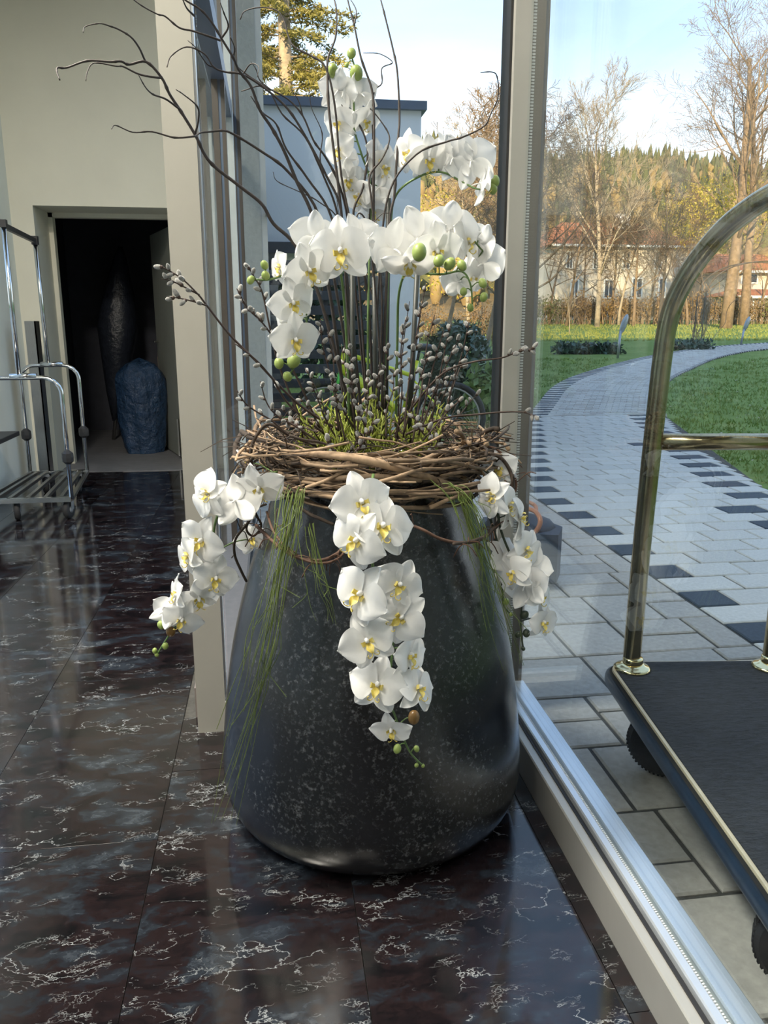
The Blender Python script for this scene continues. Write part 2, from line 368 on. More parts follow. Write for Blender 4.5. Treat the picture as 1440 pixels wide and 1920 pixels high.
def m_petal():
    m, t, b = newmat('white orchid petal')
    r, n, c = noise_col(t, 30, [(.3, (.80, .80, .79)), (.7, (.88, .88, .87))], mapscale=(1, 1, 1))
    t.links.new(r.outputs[0], b.inputs['Base Color']); b.inputs['Roughness'].default_value = .45; b.inputs['Specular IOR Level'].default_value = .3
    bump(t, b, n.outputs[0], .12, .003)
    tr = N(t, 'ShaderNodeBsdfTranslucent'); tr.inputs[0].default_value = (.88, .88, .86, 1); mx = N(t, 'ShaderNodeMixShader'); mx.inputs[0].default_value = .28
    t.links.new(b.outputs[0], mx.inputs[1]); t.links.new(tr.outputs[0], mx.inputs[2]); t.links.new(mx.outputs[0], t.nodes['Material Output'].inputs[0]); return m
M['petal'] = m_petal()
M['lip'] = leafmat('yellow orchid lip', (.66, .50, .05), (.84, .74, .30), .2, scale=60)

# ================================================================== SETTING
XL, XG, XF = -1.92, .705, -.17       # left wall, right glass plane, left outer facade
YB, YG = 6.75, 2.31                  # back wall, bay glass plane
ZC = 3.85
# floor: marble tiles on a screed bed
mb = MB(); mb.box(XL, .70, -2.6, 2.36, -.14, -.006); mb.box(XL, XF, 2.36, YB + .02, -.14, -.006)
fl = struct('floor', mb, M['joint'])
xs = [XL, -1.70, -1.238, -.775, -.308, .141, .603, .645]; ny = 0
for i in range(7):
    y = -2.6 - .3 * (i % 2)
    while y < YB:
        y0, y1 = max(y, -2.6), min(y + .93, YB); y += .93
        xa, xb = xs[i], xs[i + 1]
        if y0 >= 2.36 and xa > -.2: continue
        if xb > XF and y1 > 2.36:
            if xa < -.2: 
                if y0 >= 2.3: xb = XF
                else: y1 = 2.36
            else: y1 = 2.36
        if y1 - y0 < .05: continue
        g = .0009; q = MB().slab(-(xb - xa) / 2 + g, (xb - xa) / 2 - g, -(y1 - y0) / 2 + g, (y1 - y0) / 2 - g, -.014, 0, .0001)
        link('floor_tile', q.mesh('floor_tile', M['marble']), fl, ((xa + xb) / 2, (y0 + y1) / 2, 0))
# left room: back wall with a deep doorway
ox0 = D(61, 385, YB).x; oz = D(61, 385, YB).z; ox1 = XF - .55
mb = MB(); mb.box(XL - .2, ox0, YB, YB + .5, 0, ZC); mb.box(ox0, XF, YB, YB + .5, oz, ZC); mb.box(ox1 + .05, XF, YB, YB + .5, 0, oz)
struct('wall_back', mb, M['cream'])
mb = MB(); mb.box(XL - .2, XL, 5.6, YB + .5, 0, ZC); mb.box(XL - .2, XL, -2.8, 5.6, 2.75, ZC); mb.box(XL - .2, XL, -2.8, 5.6, 0, .1)
struct('wall_left', mb, M['greywall'])
mb = MB(); mb.box(XL - .2, .8, -2.8, -2.6, 0, ZC); struct('wall_rear', mb, mat('shade darkened panelling', (.05, .035, .025), .5, var=.2, mapscale=(1, 1, .2)))  # unseen rear wall, coloured dark to stand for the dim lobby
mb = MB(); mb.box(XL - .2, .80, -2.8, 2.42, ZC, ZC + .25).box(.80, 3.0, -2.8, 1.75, ZC + .02, ZC + .22); mb.box(XL - .2, XF + .03, 2.42, YB + .5, ZC, ZC + .25); struct('ceiling', mb, M['ceil'])  # outer slab: overhang added out of view to shade the near pavers
# glazing of the left wall (outside the frame: where the daylight comes in)
wn3 = struct('window_3', MB().box(XL - .07, XL - .055, -2.6, 5.6, .1, 2.75), M['glass'])
for y in (-2.6, -.7, 1.2, 3.1, 4.4, 5.54): part('mullion', MB().box(XL - .12, XL - .01, y, y + .06, .1, 2.75), M['alu'], wn3)
part('transom', MB().box(XL - .115, XL - .015, -2.6, 5.6, 2.16, 2.22), M['alu'], wn3)
# storeroom behind the doorway
ys0, ys1 = YB + .5, 9.4
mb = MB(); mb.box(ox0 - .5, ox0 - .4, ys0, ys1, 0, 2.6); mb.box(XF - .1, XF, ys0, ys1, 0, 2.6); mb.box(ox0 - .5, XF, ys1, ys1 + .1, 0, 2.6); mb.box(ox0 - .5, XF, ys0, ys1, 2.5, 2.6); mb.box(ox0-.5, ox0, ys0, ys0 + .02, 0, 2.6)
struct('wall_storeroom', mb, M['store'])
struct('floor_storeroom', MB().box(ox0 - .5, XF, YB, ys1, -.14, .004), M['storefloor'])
dz = oz
mb = MB(); mb.box(ox0 + .0, ox0 + .035, YB + .42, YB + .5, 0, oz); mb.box(ox0, ox1 + .05, YB + .42, YB + .5, oz - .035, oz); mb.box(ox1 + .015, ox1 + .05, YB + .42, YB + .5, 0, oz)
struct('trim_1', mb, M['cream'])
# door leaf standing open into the storeroom
dr = struct('door_1', MB().bar((-.80, YB + .55, 1.0), (-1.06, YB + 1.32, 1.0), .04, 1.97), M['door'])
part('door_handle', MB().tube([(-1.02, YB + 1.24, 1.02), (-1.09, YB + 1.22, 1.02), (-1.07, YB + 1.10, 1.02)], .009, 8), M['chrome'], dr, True)
part('door_edge_strip', MB().bar((-.84, YB + .60, .03), (-.84, YB + .60, .36), .012, .12), M['steel'], dr)
# column
c0, c1 = G(372, 1375), G(425, 1370)
mb = MB(); mb.slab(c0.x, c1.x, 2.258, 2.36, 0, ZC, .003); struct('wall_pier', mb, M['column'])
part('trim_edge', MB().box(c1.x, c1.x + .006, 2.266, 2.30, 0, ZC), M['alu_light'], bpy.data.objects['wall_pier'])
# bay glass: back pane
wb = struct('window_1', MB().box(c1.x + .01, .655, YG - .004, YG + .004, .1, ZC - .06), M['glass'])
part('window_sill', MB().box(c1.x, .655, YG - .06, YG + .05, 0, .1), M['alu'], wb)
part('window_head', MB().box(c1.x, .655, YG - .04, YG + .04, ZC - .06, ZC), M['alu'], wb)
part('window_track', MB().box(c1.x, .655, YG - .02, YG + .02, .1, .112), M['alu_light'], wb)
# right glass wall with sill and corner post
wr = struct('window_2', MB().box(XG - .004, XG + .004, -2.6, 2.26, .1, ZC - .06), M['glass2'])
part('window_sill', MB().slab(.645, .757, -2.6, 2.25, 0, .1, .003), M['alu'], wr)
part('sill_ledge', MB().slab(.712, .76, -2.6, 2.25, .1, .112, .003), M['alu_light'], wr)
part('sill_bead', MB().slab(.678, .698, -2.6, 2.25, .1, .116, .003), M['alu_light'], wr)
part('gasket', MB().box(.668, .676, -2.6, 2.25, .1, .1035), M['dark'], wr)
part('window_head', MB().box(.66, .757, -2.6, 2.25, ZC - .06, ZC), M['alu'], wr)
mb = MB()
for i in range(330):
    y = .2 + i * .0062; mb.box(.6995, .7035, y, y + .0034, .108, .1115)
part('gasket_dots', mb, M['white'], wr, kind='stuff')
pst = struct('trim_2', MB().slab(.660, .708, 2.25, 2.36, 0, ZC, .003), M['alu'])
part('post_flange', MB().box(.720, .757, 2.262, 2.35, 0, ZC), M['brown'], pst)
part('post_edge', MB().box(.653, .660, 2.27, 2.35, 0, ZC), M['dark'], pst)
part('post_gasket', MB().box(.708, .720, 2.256, 2.34, 0, ZC), M['dark'], pst)
mb = MB()
for i in range(380):
    z = .2 + i * .0078; mb.box(.7095, .7185, 2.2535, 2.256, z, z + .0045)
part('gasket_dots', mb, M['white'], pst, kind='stuff')
# left outer facade seen through the back pane
wf = struct('window_4', MB().box(-.246, -.238, 2.36, 6.4, .1, 3.35), M['glass2'])
part('window_sill', MB().box(-.27, XF + .03, 2.36, 6.4, 0, .1), M['sill'], wf)
def fbox(name, p0, p1, Y, d, m, z1=3.4, z0=0):
    return part(name, MB().box(D(p0, 600, Y).x, D(p1, 600, Y).x, Y, Y + d, z0, z1), m, wf)
fbox('frame_post', 416, 427, 4.0, .06, M['brown'], 3.4, .1); fbox('frame_seal', 427, 432, 4.005, .05, M['roofedge'], 3.4, .1); fbox('frame_post', 432, 439, 4.0, .06, M['brown'], 3.4, .1)
fbox('reveal', 438, 451, 4.7, .08, M['render_l'], 3.4, .1)
fbox('frame_post', 450, 454, 5.0, .06, M['brown'], 3.4, .1); fbox('frame_seal', 454, 458, 5.005, .05, M['roofedge'], 3.4, .1); fbox('frame_post', 458, 464, 5.0, .06, M['brown'], 3.4, .1)
tx = D(418, 140, 3.6).x
part('transom', MB().box(-.236, tx - .012, 2.42, 6.3, 2.27, 2.36), M['roofedge'], wf)
pl = struct('wall_pillar', MB().box(D(463, 600, 6.4).x, D(496, 600, 6.4).x, 6.4, 6.9, 0, 3.45), M['render'])
part('lit_side_strip', MB().box(D(496, 600, 6.4).x, D(507, 600, 6.4).x, 6.42, 6.5, 0, 3.45), M['render_l'], pl)  # pillar's lit right side, its light put into a paler strip
part('downpipe_bracket', MB().box(D(497, 398, 6.3).x, D(503, 398, 6.3).x, 6.3, 6.42, D(500, 402, 6.3).z, D(500, 395, 6.3).z), M['alu'], pl)
# out-of-view ceiling panels added as fill to brighten the lobby
for i, (x, y) in enumerate(((-1.45, .5), (-1.15, 2.0), (-1.5, -.7), (-.6, -1.7))):
    t = thing('fill_panel', ['second square added fill light panel along the left glazing', 'square added fill light panel farthest along the passage', 'square added fill light panel at the left rear corner', 'square added fill light panel at the middle of the rear wall'][i], 'lamp', (x, y, ZC))
    part('frame', MB().box(x - .31, x + .31, y - .31, y + .31, ZC - .05, ZC), M['white'], t)
    part('diffuser', MB().box(x - .28, x + .28, y - .28, y + .28, ZC - .056, ZC - .05), M['filldiff'], t)
    L = bpy.data.lights.new('fill_light', 'AREA'); L.shape = 'SQUARE'; L.size = .54; L.energy = FILL_W[i]; L.color = (1, .93, .80)
    lo = bpy.data.objects.new('fill_light', L); COL.objects.link(lo); lo.location = (0, 0, -.07); lo.parent = t

# ================================================================== OUTSIDE GROUND
# terrain / lawn
xsn = np.concatenate([np.linspace(-60, -8, 14), np.linspace(-6, 14, 41), np.linspace(16, 140, 32)]); ysn = np.concatenate([np.linspace(-30, 0, 8), np.linspace(.5, 30, 60), np.linspace(32, 130, 40)])
rg = np.random.default_rng(3)
V = [(x, y, -.25 if -2.6 < x < 1.0 and -3.5 < y < 6.6 else terr(y) - .03 + (rg.uniform(-.012, .012) if y > 9 else 0)) for y in ysn for x in xsn]; nx_ = len(xsn)
Fq = [(j * nx_ + i, j * nx_ + i + 1, (j + 1) * nx_ + i + 1, (j + 1) * nx_ + i) for j in range(len(ysn) - 1) for i in range(nx_ - 1)]
o = link('lawn', npmesh('lawn', V, Fq, M['lawn'], True)); o['kind'] = 'structure'
# path edges
Lp = [(1.82, -3), (1.82, 5.4), (2.35, 7.2), (3.25, 10.0)] + [tuple(GT(*p)[:2]) for p in ((1042, 721), (1120, 691), (1222, 666), (1330, 650), (1440, 642))]
Rp = [(1.55 + .257 * 0, -2.7), (3.64, 5.45), (4.18, 7.56), (5.15, 10.0)] + [tuple(GT(*p)[:2]) for p in ((1252, 718), (1300, 690), (1345, 671), (1400, 659), (1450, 653))]
def xat(poly, y):
    for (x0, y0), (x1, y1) in zip(poly, poly[1:]):
        if y0 <= y <= y1: return x0 + (x1 - x0) * (y - y0) / (y1 - y0)
    return poly[-1][0]
def seg_interp(poly, n):
    P = [Vector((a, b, 0)) for a, b in poly]; d = [0]
    for a, b in zip(P, P[1:]): d.append(d[-1] + (b - a).length)
    out = []
    for i in range(n + 1):
        s = d[-1] * i / n; j = 0
        while j < len(d) - 2 and d[j + 1] < s: j += 1
        out.append(P[j].lerp(P[j + 1], (s - d[j]) / (d[j + 1] - d[j])))
    return out
Lc = [(p.x, p.y) for p in crv([(a, b, 0) for a, b in Lp[3:]], 6)]; Rc = [(p.x, p.y) for p in crv([(a, b, 0) for a, b in Rp[3:]], 6)]
nC = 150
Ls, Rs = seg_interp(Lc, nC), seg_interp(Rc, nC)
mb = MB(); mb.box(.76, 5.2, -4, 10, -.12, -.008); mb.box(XF + .03, .76, 2.36, 7.6, -.12, -.008)
# cut the bed to the paved outline
mb = MB()
mb.add([(.76, -4, -.008), (1.9, -4, -.008), (xat(Rp, 2.4), 2.4, -.008), (xat(Rp, 5.4), 5.4, -.008), (xat(Rp, 10), 10, -.008), (3.25, 10, -.008), (2.35, 7.2, -.008), (1.82, 6.9, -.008), (XF + .03, 6.9, -.008), (XF + .03, 2.36, -.008), (.76, 2.36, -.008)], [tuple(range(11))])
for i in range(nC):
    q = [Ls[i], Rs[i], Rs[i + 1], Ls[i + 1]]; mb.add([(p.x, p.y, terr(p.y) - .006) for p in q], [(0, 1, 2, 3)])
path = struct('path', mb, M['joint'])
rnd = random.Random(5)
pieces = []                             # (dist, x0,x1,y0,y1,mat)
yrow = -.30; k = 0
for k in range(53):
    y0 = -.32 + .2 * k; y1 = y0 + .2
    xl, xr = xat(Lp, y0 + .1), xat(Rp, y0 + .1); x = xl
    if k % 2 == 1: pieces.append((x, x + .2, y0, y1, 'pavdark')); x += .2
    x += 0; first = True
    while x < xr - .02:
        wv = .3 if not first else (.3 if k % 2 else .35); first = False
        x2 = min(x + wv, xr)
        dk = (k % 2 == 1) and y0 > 2 and x < xr - .33 <= x2
        if x2 - x > .04: pieces.append((x, x2, y0, y1, 'pavdark' if dk else 'pavgrey'))
        x = x2
# mixed-format strip beside the glass: two-course bands
y = -.5; b = 0
while y < 6.7:
    hb = .315; x = .762 if y < 2.36 - hb else XF + .035; b += 1
    lim = 1.815
    if y < 2.36 <= y + hb: x = .762
    x -= 0
    sh = (0, .11, .22, .05)[b % 4]; w0 = .13 + sh; cur = x
    while cur < lim - .01:
        w_ = w0 if cur == x else rnd.choice((.21, .315, .315, .26)); x2 = min(cur + w_, lim)
        if lim - x2 < .06: x2 = lim
        typ = rnd.random()
        if typ < .5 or x2 - cur < .17: pieces.append((cur, x2, y, y + hb, 'pavwarm_shade'))
        else:
            c_ = y + hb * rnd.choice((.36, .5, .64)); pieces.append((cur, x2, y, c_, 'pavwarm_shade')); pieces.append((cur, x2, c_, y + hb, 'pavwarm_shade'))
        cur = x2
    y += hb
pieces.sort(key=lambda p: (p[0] + p[1]) ** 2 / 4 + ((p[2] + p[3]) / 2) ** 2 + (0 if p[2] > .4 and p[1] > .76 and not (p[0] < .76) else 60))
cache = {}; rest = {'pavgrey': MB(), 'pavdark': MB(), 'pavwarm_shade': MB()}
for i, (xa, xb, ya, yb, mt) in enumerate(pieces):
    g = .006; dzp = rnd.uniform(-.0015, .0015)
    if i < 290:
        key = (round(xb - xa, 3), round(yb - ya, 3), mt)
        if key not in cache:
            a, c_ = (xb - xa) / 2 - g, (yb - ya) / 2 - g; cache[key] = MB().slab(-a, a, -c_, c_, -.05, 0, .005).mesh('paver', M[mt])
        o = link('paver', cache[key], path, ((xa + xb) / 2, (ya + yb) / 2, dzp)); o.rotation_euler = (rnd.uniform(-.004, .004), rnd.uniform(-.004, .004), 0)
    else: rest[mt].slab(xa + g, xb - g, ya + g, yb - g, -.03, dzp, .006)
for i in range(nC):                     # courses of the curving path
    a0, b0, a1, b1 = Ls[i], Rs[i], Ls[i + 1], Rs[i + 1]; n = 10
    for j in range(n):
        s0, s1 = (j + (.5 if i % 2 else 0)) / n, (j + 1 + (.5 if i % 2 else 0)) / n
        if s1 > 1: s1 = 1
        if j == 0: s0 = 0
        q = [a0.lerp(b0, s0 + .0018), a0.lerp(b0, s1 - .0018), a1.lerp(b1, s1 - .0018), a1.lerp(b1, s0 + .0018)]
        mid = sum(q, Vector()) / 4; q = [p + (a1 - a0) * (.10 if q.index(p) < 2 else -.10) for p in q]
        dk = (j in (0, 9)) and i % 2 == 1
        zt = [terr(p.y) + .004 for p in q]
        rest['pavdark' if dk else 'pavwarm_shade' if rnd.random() < .3 else 'pavgrey'].add([(p.x, p.y, z) for p, z in zip(q, zt)] + [(p.x, p.y, z - .03) for p, z in zip(q, zt)],
            [(0, 1, 2, 3), (0, 4, 5, 1), (1, 5, 6, 2), (2, 6, 7, 3), (3, 7, 4, 0)])
for mt, b_ in rest.items(): part({'pavgrey': 'far_grey_pavers', 'pavdark': 'far_dark_pavers', 'pavwarm_shade': 'far_mixed_pavers'}[mt], b_, M[mt], path, kind='stuff')
struct('terrace', MB().box(-14, XL - .2, -20, 12, -.1, -.01), M['pavgrey'])
struct('forecourt', MB().box(XL - .2, .757, -2.9, -2.8, -.1, -.01), M['pavgrey'])

# ================================================================== BACKGROUND
# the hotel behind the camera (casts the long morning shade over the near garden)
struct('wall_hotel', MB().box(-42, 26, -12, -2.82, 0, 9.4), M['cream'])
def leafcloud(n, c, rad, size, seed, shell=.55, flat=0.0, asp=.5, fold=True, updir=0):
    g = np.random.default_rng(seed); d = g.normal(size=(n, 3)); d /= np.linalg.norm(d, axis=1)[:, None]
    r = (shell + (1 - shell) * g.random(n)) ** .7; P = d * r[:, None] * np.array(rad) + np.array(c)
    a = g.normal(size=(n, 3)); a[:, 2] *= (1 - flat); a /= np.linalg.norm(a, axis=1)[:, None]
    b = np.cross(a, d + g.normal(size=(n, 3)) * .4); b /= np.linalg.norm(b, axis=1)[:, None] + 1e-9
    s = size * (.6 + .8 * g.random(n))[:, None]
    V = np.stack([P - a * s * .5, P + b * s * asp * .5, P + a * s * .5, P - b * s * asp * .5], 1).reshape(-1, 3)
    Fq = np.arange(4 * n).reshape(-1, 4); return V, Fq
def cloudpart(name, parent, VF, mat_, kind='stuff', me=None):
    off = WL[parent.name]
    if me is None: me = npmesh(name, VF[0] - np.array(off), VF[1], mat_)
    o = link(name, me, parent); WL[o.name] = off; o['kind'] = kind; return o
def bare_tree(seed, h, r, spread=.55, levels=4, droop=0.0, nb=11, clear=.22, lean=(0, 0), dens=1.0):
    g = random.Random(seed); mb = MB()
    def rv(s): return Vector((g.gauss(0, s), g.gauss(0, s), g.gauss(0, s)))
    def grow(p, d, L, rad, lev):
        n = 6 if lev == 0 else 4 if lev < 3 else 2
        pts = [p]; rs = [rad]; q = p
        for i in range(n):
            d = (d + rv(.05 if lev == 0 else .16) + Vector((0, 0, (.10 if lev else .02) - droop * lev * .10))).normalized()
            q = q + d * L / n; pts.append(q); rs.append(max(rad * (1 - (i + 1) / n * (.75 if lev == 0 else .8)), max(.0045 * h / 10, .0085 if h > 5 else .004)))
        mb.tube(pts, rs, (8, 5, 4, 3, 3, 3)[lev], cap=lev < 2)
        if lev >= levels: return
        kids = int((nb if lev == 0 else (6, 7, 6, 5, 3)[lev]) * dens)
        for k in range(kids):
            t = (clear + (1 - clear) * (k + g.random()) / kids) if lev == 0 else .2 + .8 * (k + g.random()) / kids
            x = min(t, .999) * n; i = int(x); b = pts[i].lerp(pts[i + 1], x - i); dd = (pts[i + 1] - pts[i]).normalized()
            side = dd.orthogonal(); side.rotate(Matrix.Rotation(g.random() * 6.28, 3, dd))
            ang = spread * (1.15 - .5 * t if lev == 0 else 1) * (.8 + .5 * g.random())
            nd = (dd * math.cos(ang) + side * math.sin(ang)).normalized()
            grow(b, nd, L * ((.58 - .30 * t) if lev == 0 else (.62 - .25 * t)) * (.8 + .4 * g.random()), rs[min(i + 1, n)] * (.6 if lev else .55), lev + 1)
    grow(Vector((0, 0, -.1)), Vector((lean[0], lean[1], 1)).normalized(), h, r, 0); return mb
# hill with forest
hv = []; hx = np.linspace(-260, 620, 60); hy = np.linspace(118, 470, 30)
def hillz(x, y):
    t = min(max((y - 118) / 300, 0), 1); s = t * t * (3 - 2 * t)
    return .9 + s * (66 + 7 * math.sin(x / 71 + .7) + 4 * math.sin(x / 29 + 1) + .012 * max(x - 150, 0)) + 1.5 * math.sin(x / 17 + y / 23) * t
hv = [(x, y, hillz(x, y)) for y in hy for x in hx]; n_ = len(hx)
o = link('hill', npmesh('hill', hv, [(j * n_ + i, j * n_ + i + 1, (j + 1) * n_ + i + 1, (j + 1) * n_ + i) for j in range(len(hy) - 1) for i in range(n_ - 1)], mat('forest floor', (.20, .14, .06), .95, var=.4, scale=.1), True)); o['kind'] = 'structure'
def forest(seed, n, conifer):
    g = np.random.default_rng(seed); Vs = []; Fs = []; k = 7; base = 0
    for i in range(n):
        y = 150 + 300 * g.random() ** .8; x = -130 + 560 * g.random()
        t = (y - 118) / 300
        if conifer and g.random() > .16 + 1.15 * t * t: continue
        if not conifer and g.random() < .85 * t * t: continue
        z = hillz(x, y); hh = g.uniform(7, 14) if conifer else g.uniform(5, 9); r = hh * (.17 if conifer else .27)
        prof = [(r * .9, .1), (r, .22), (r * .55, .5), (r * .62, .55), (r * .28, .8), (.05, 1.0)] if conifer else [(r * .3, .05), (r * .9, .3), (r, .55), (r * .65, .85), (.1, 1.0)]
        ph = g.random() * 6
        for (rr, zz) in prof:
            for j in range(k):
                a = ph + 6.283 * j / k; q = rr * g.uniform(.55, 1.4); Vs.append((x + q * math.cos(a), y + q * math.sin(a), z + hh * zz * g.uniform(.95, 1.04)))
        for m_ in range(len(prof) - 1):
            for j in range(k):
                j2 = (j + 1) % k; Fs.append((base + m_ * k + j, base + m_ * k + j2, base + (m_ + 1) * k + j2, base + (m_ + 1) * k + j))
        base += k * len(prof)
    return Vs, Fs
V, Fq = forest(1, 6500, True); o = link('conifer_forest', npmesh('conifer_forest', V, Fq, M['forestgreen'])); tag(o, 'dark green conifer forest covering the crest of the far hill', 'forest', kind='stuff')
V, Fq = forest(2, 8000, False); o = link('larch_forest', npmesh('larch_forest', V, Fq, M['forestbrown'])); tag(o, 'golden brown larch and beech forest on the lower slope of the far hill', 'forest', kind='stuff')

# houses behind the park trees
def house(name, label, p0, p1, yb, ye, yr, Y, dep, wallm, wins, chim=None):
    a, b = D(p0, ye, Y), D(p1, ye, Y); zb = D(p0, yb, Y).z; zr = D(p0, yr, Y).z; ze = a.z
    t = thing(name, label, 'house', ((a.x + b.x) / 2, Y, zb))
    part('wall', MB().box(a.x, b.x, Y, Y + dep, zb - 1.5, ze), wallm, t)
    ov = .7; x0, x1, y0, y1 = a.x - ov, b.x + ov, Y - ov, Y + dep + ov; cy = (y0 + y1) / 2; ins = min((x1 - x0) * .22, dep * .5)
    part('roof', MB().add([(x0, y0, ze - .1), (x1, y0, ze - .1), (x1, y1, ze - .1), (x0, y1, ze - .1), (x0 + ins, cy, zr), (x1 - ins, cy, zr)], [(0, 1, 5, 4), (1, 2, 5), (2, 3, 4, 5), (3, 0, 4), (3, 2, 1, 0)]), M['rooftile'], t)
    part('eaves', MB().box(x0, x1, y0, y0 + .12, ze - .28, ze - .1), M['white'], t)
    for (px0, px1, py0, py1) in wins:
        q0, q1 = D(px0, py1, Y), D(px1, py0, Y)
        wn = part('window', MB().box(q0.x, q1.x, Y - .06, Y + .02, q0.z, q1.z), M['white'], t)
        m_ = .12; part('pane', MB().box(q0.x + m_, (q0.x + q1.x) / 2 - .04, Y - .075, Y - .05, q0.z + m_, q1.z - m_).box((q0.x + q1.x) / 2 + .04, q1.x - m_, Y - .075, Y - .05, q0.z + m_, q1.z - m_), M['pane'], wn)
    if chim:
        q = D(chim, yr + 20, Y + dep * .4); part('chimney', MB().box(q.x - .5, q.x + .5, Y + dep * .35, Y + dep * .35 + .8, ze, zr + .6), M['white'], t)
    return t
house('villa', 'large cream villa with orange hipped roof behind bare trees', 1046, 1292, 607, 456, 402, 64, 10, M['housewall'], [(1060, 1076, 470, 505), (1110, 1126, 470, 505), (1165, 1183, 470, 505), (1225, 1243, 470, 505), (1130, 1152, 523, 560), (1182, 1206, 520, 560), (1232, 1250, 520, 560), (1068, 1086, 523, 560)], 1166)
house('annexe_house', 'smaller cream house with low orange roof at the right edge', 1372, 1500, 592, 505, 468, 60, 8, M['housewall'], [(1388, 1422, 500 + 12, 532), (1440, 1470, 512, 535)])
house('garden_shed', 'low pale shed in front of the right hand cream house', 1392, 1480, 596, 552, 540, 55, 4, M['housegrey'], [(1402, 1414, 560, 580)])
# bare park trees
TV = {}
def tree(name, label, base, Y, top, seed, barkm, spread=.55, droop=0, nb=11, r=.16, levels=4, clear=.22, lean=(0, 0), dens=1, group=None, leaves=None):
    p = D(base, 600, Y); z = terr(Y) - .05; h = D(base, top, Y).z - z
    t = thing(name, label, 'tree', (p.x, Y, z), group)
    key = (seed, round(h, 1), spread)
    mb = bare_tree(seed, h, r * h / 9, spread, levels, droop, nb, clear, lean, dens)
    o = link('branches', mb.mesh('branches', M[barkm], True), t); WL[o.name] = WL[t.name]
    if leaves:
        n, c, rad, sz, mt = leaves
        cloudpart('foliage', t, leafcloud(n, (p.x + c[0], Y + c[1], z + c[2]), rad, sz, seed, .3), M[mt])
    return t
tree('bare_tree', 'tall bare tree with forked grey trunk at the right edge of the park', 1362, 42, 92, 11, 'bark', .62, 0, 12, .23, 4, .30, (.10, 0), 1.1)
tree('bare_tree', 'second tall bare tree leaning beside the forked one', 1395, 46, 150, 15, 'bark', .55, 0, 11, .2, 4, .34, (-.03, 0), 1)
tree('bare_tree', 'pale bare tree with straight crown left of the villa roof middle', 1120, 44, 232, 12, 'barkpale', .42, 0, 13, .14, 4, .26, (.08, 0), 1.0)
tree('bare_tree', 'dark bare tree with wide drooping branches beside the right window post', 972, 34, 215, 13, 'barkdark', .85, .30, 15, .14, 4, .2, (.16, 0), 1.1)
tree('bare_tree', 'small bare tree in front of the villa windows', 1188, 46, 400, 21, 'bark', .7, 0, 9, .15, 4, .25)
tree('bare_tree', 'round crowned bare tree before the right half of the villa', 1236, 45, 372, 22, 'barkdark', .75, 0, 10, .13, 4, .3)
tree('bare_tree', 'thin bare tree before the left corner of the villa', 1062, 47, 380, 23, 'bark', .7, 0, 10, .15, 4, .22)
tree('bare_tree', 'low twiggy fruit tree with two stems behind the sunlit lawn', 1160, 48, 430, 24, 'barkpale', .8, 0, 9, .15, 4, .25)
tree('bare_tree', 'bare tree half hidden by the brass cart arch', 1290, 47, 420, 25, 'bark', .7, 0, 9, .14, 4, .25, (0, 0), 1, None, (2600, (.6, 1, 6.5), (2.4, 2, 2.2), .15, 'yellowleaf'))
tree('autumn_tree', 'tree with sparse yellow autumn leaves behind the forked bare tree', 1372, 52, 330, 26, 'bark', .7, 0, 9, .14, 3, .25, (0, 0), 1, None, (3600, (-.4, 0, 7.4), (2.6, 2, 3.0), .15, 'yellowleaf'))
tree('young_tree', 'slender white stemmed young tree on the sunlit lawn', 1069, 36, 545, 27, 'barkpale', .35, 0, 7, .12, 2, .45)
tree('bare_tree', 'bare tree with curved trunk behind the evergreen bush', 905, 17, 300, 31, 'bark', .8, .1, 10, .13, 4, .35, (.12, 0), 1)
tree('bare_tree', 'slim bare tree right of the white building corner', 838, 24, 262, 32, 'bark', .6, 0, 11, .11, 4, .2, (.05, 0), 1)
tree('bare_tree', 'yellowish bare tree between the white building and window post', 880, 33, 300, 33, 'barkpale', .7, 0, 11, .12, 4, .2, (0, 0), 1, None, (3600, (0, 2, 4.2), (3.4, 1.6, 2.6), .13, 'yellowleaf'))
for px, Y, top, sd_ in ((1030, 50, 400, 24), (1092, 52, 420, 21), (1145, 50, 395, 22), (1212, 53, 410, 23), (1262, 51, 400, 24), (1310, 53, 430, 21), (1420, 54, 420, 23)):
    tree('bare_tree', 'twiggy bare tree %s' % {1030: 'nearest the window post before the villa', 1092: 'between the pale trunk and the villa corner', 1145: 'under the villa chimney', 1212: 'right of the villa middle', 1262: 'before the right end of the villa', 1310: 'behind the brass arch beside the villa', 1420: 'before the annexe house'}[px], px, Y, top, sd_, 'bark', .75, 0, 8, .13, 4, .2, (0, 0), .85)
# conifer above the white building
cp = D(545, 600, 27); ct = thing('conifer', 'tall sunlit conifer rising behind the white building', 'tree', (cp.x, 27, terr(27)))
part('trunk', MB().tube([(cp.x, 27, 0), (cp.x + .05, 27, 9), (cp.x, 27, 19)], [.28, .2, .03], 8), M['barkpale'], ct, True)
g = random.Random(8); mbb = MB(); NV = []
for i in range(300):
    z = 3.2 + 15.5 * (i / 300); a = g.random() * 6.283; L = (2.35 * (1 - (z / 20) ** 2.2) + .2) * g.uniform(.6, 1.1); dr = g.uniform(.1, .45)
    pts = [Vector((cp.x + math.cos(a) * L * s, 27 + math.sin(a) * L * s, z - dr * L * s * s + .12 * L * s)) for s in (0, .35, .7, 1)]
    mbb.tube(pts, [.03, .022, .014, .006], 3, False)
    for s in np.linspace(.3, 1, 7):
        x_ = s * 3; j = min(int(x_), 2); c = pts[j].lerp(pts[j + 1], x_ - j); NV.append(leafcloud(34, c, (.27, .27, .16), .15, int(i * 10 + s * 9), 0, .3, .3))
V = np.concatenate([v for v, f in NV]); Fq = np.arange(len(V)).reshape(-1, 4)
part('branches', mbb, M['barkpale'], ct); cloudpart('needles', ct, (V, Fq), M['needle'])
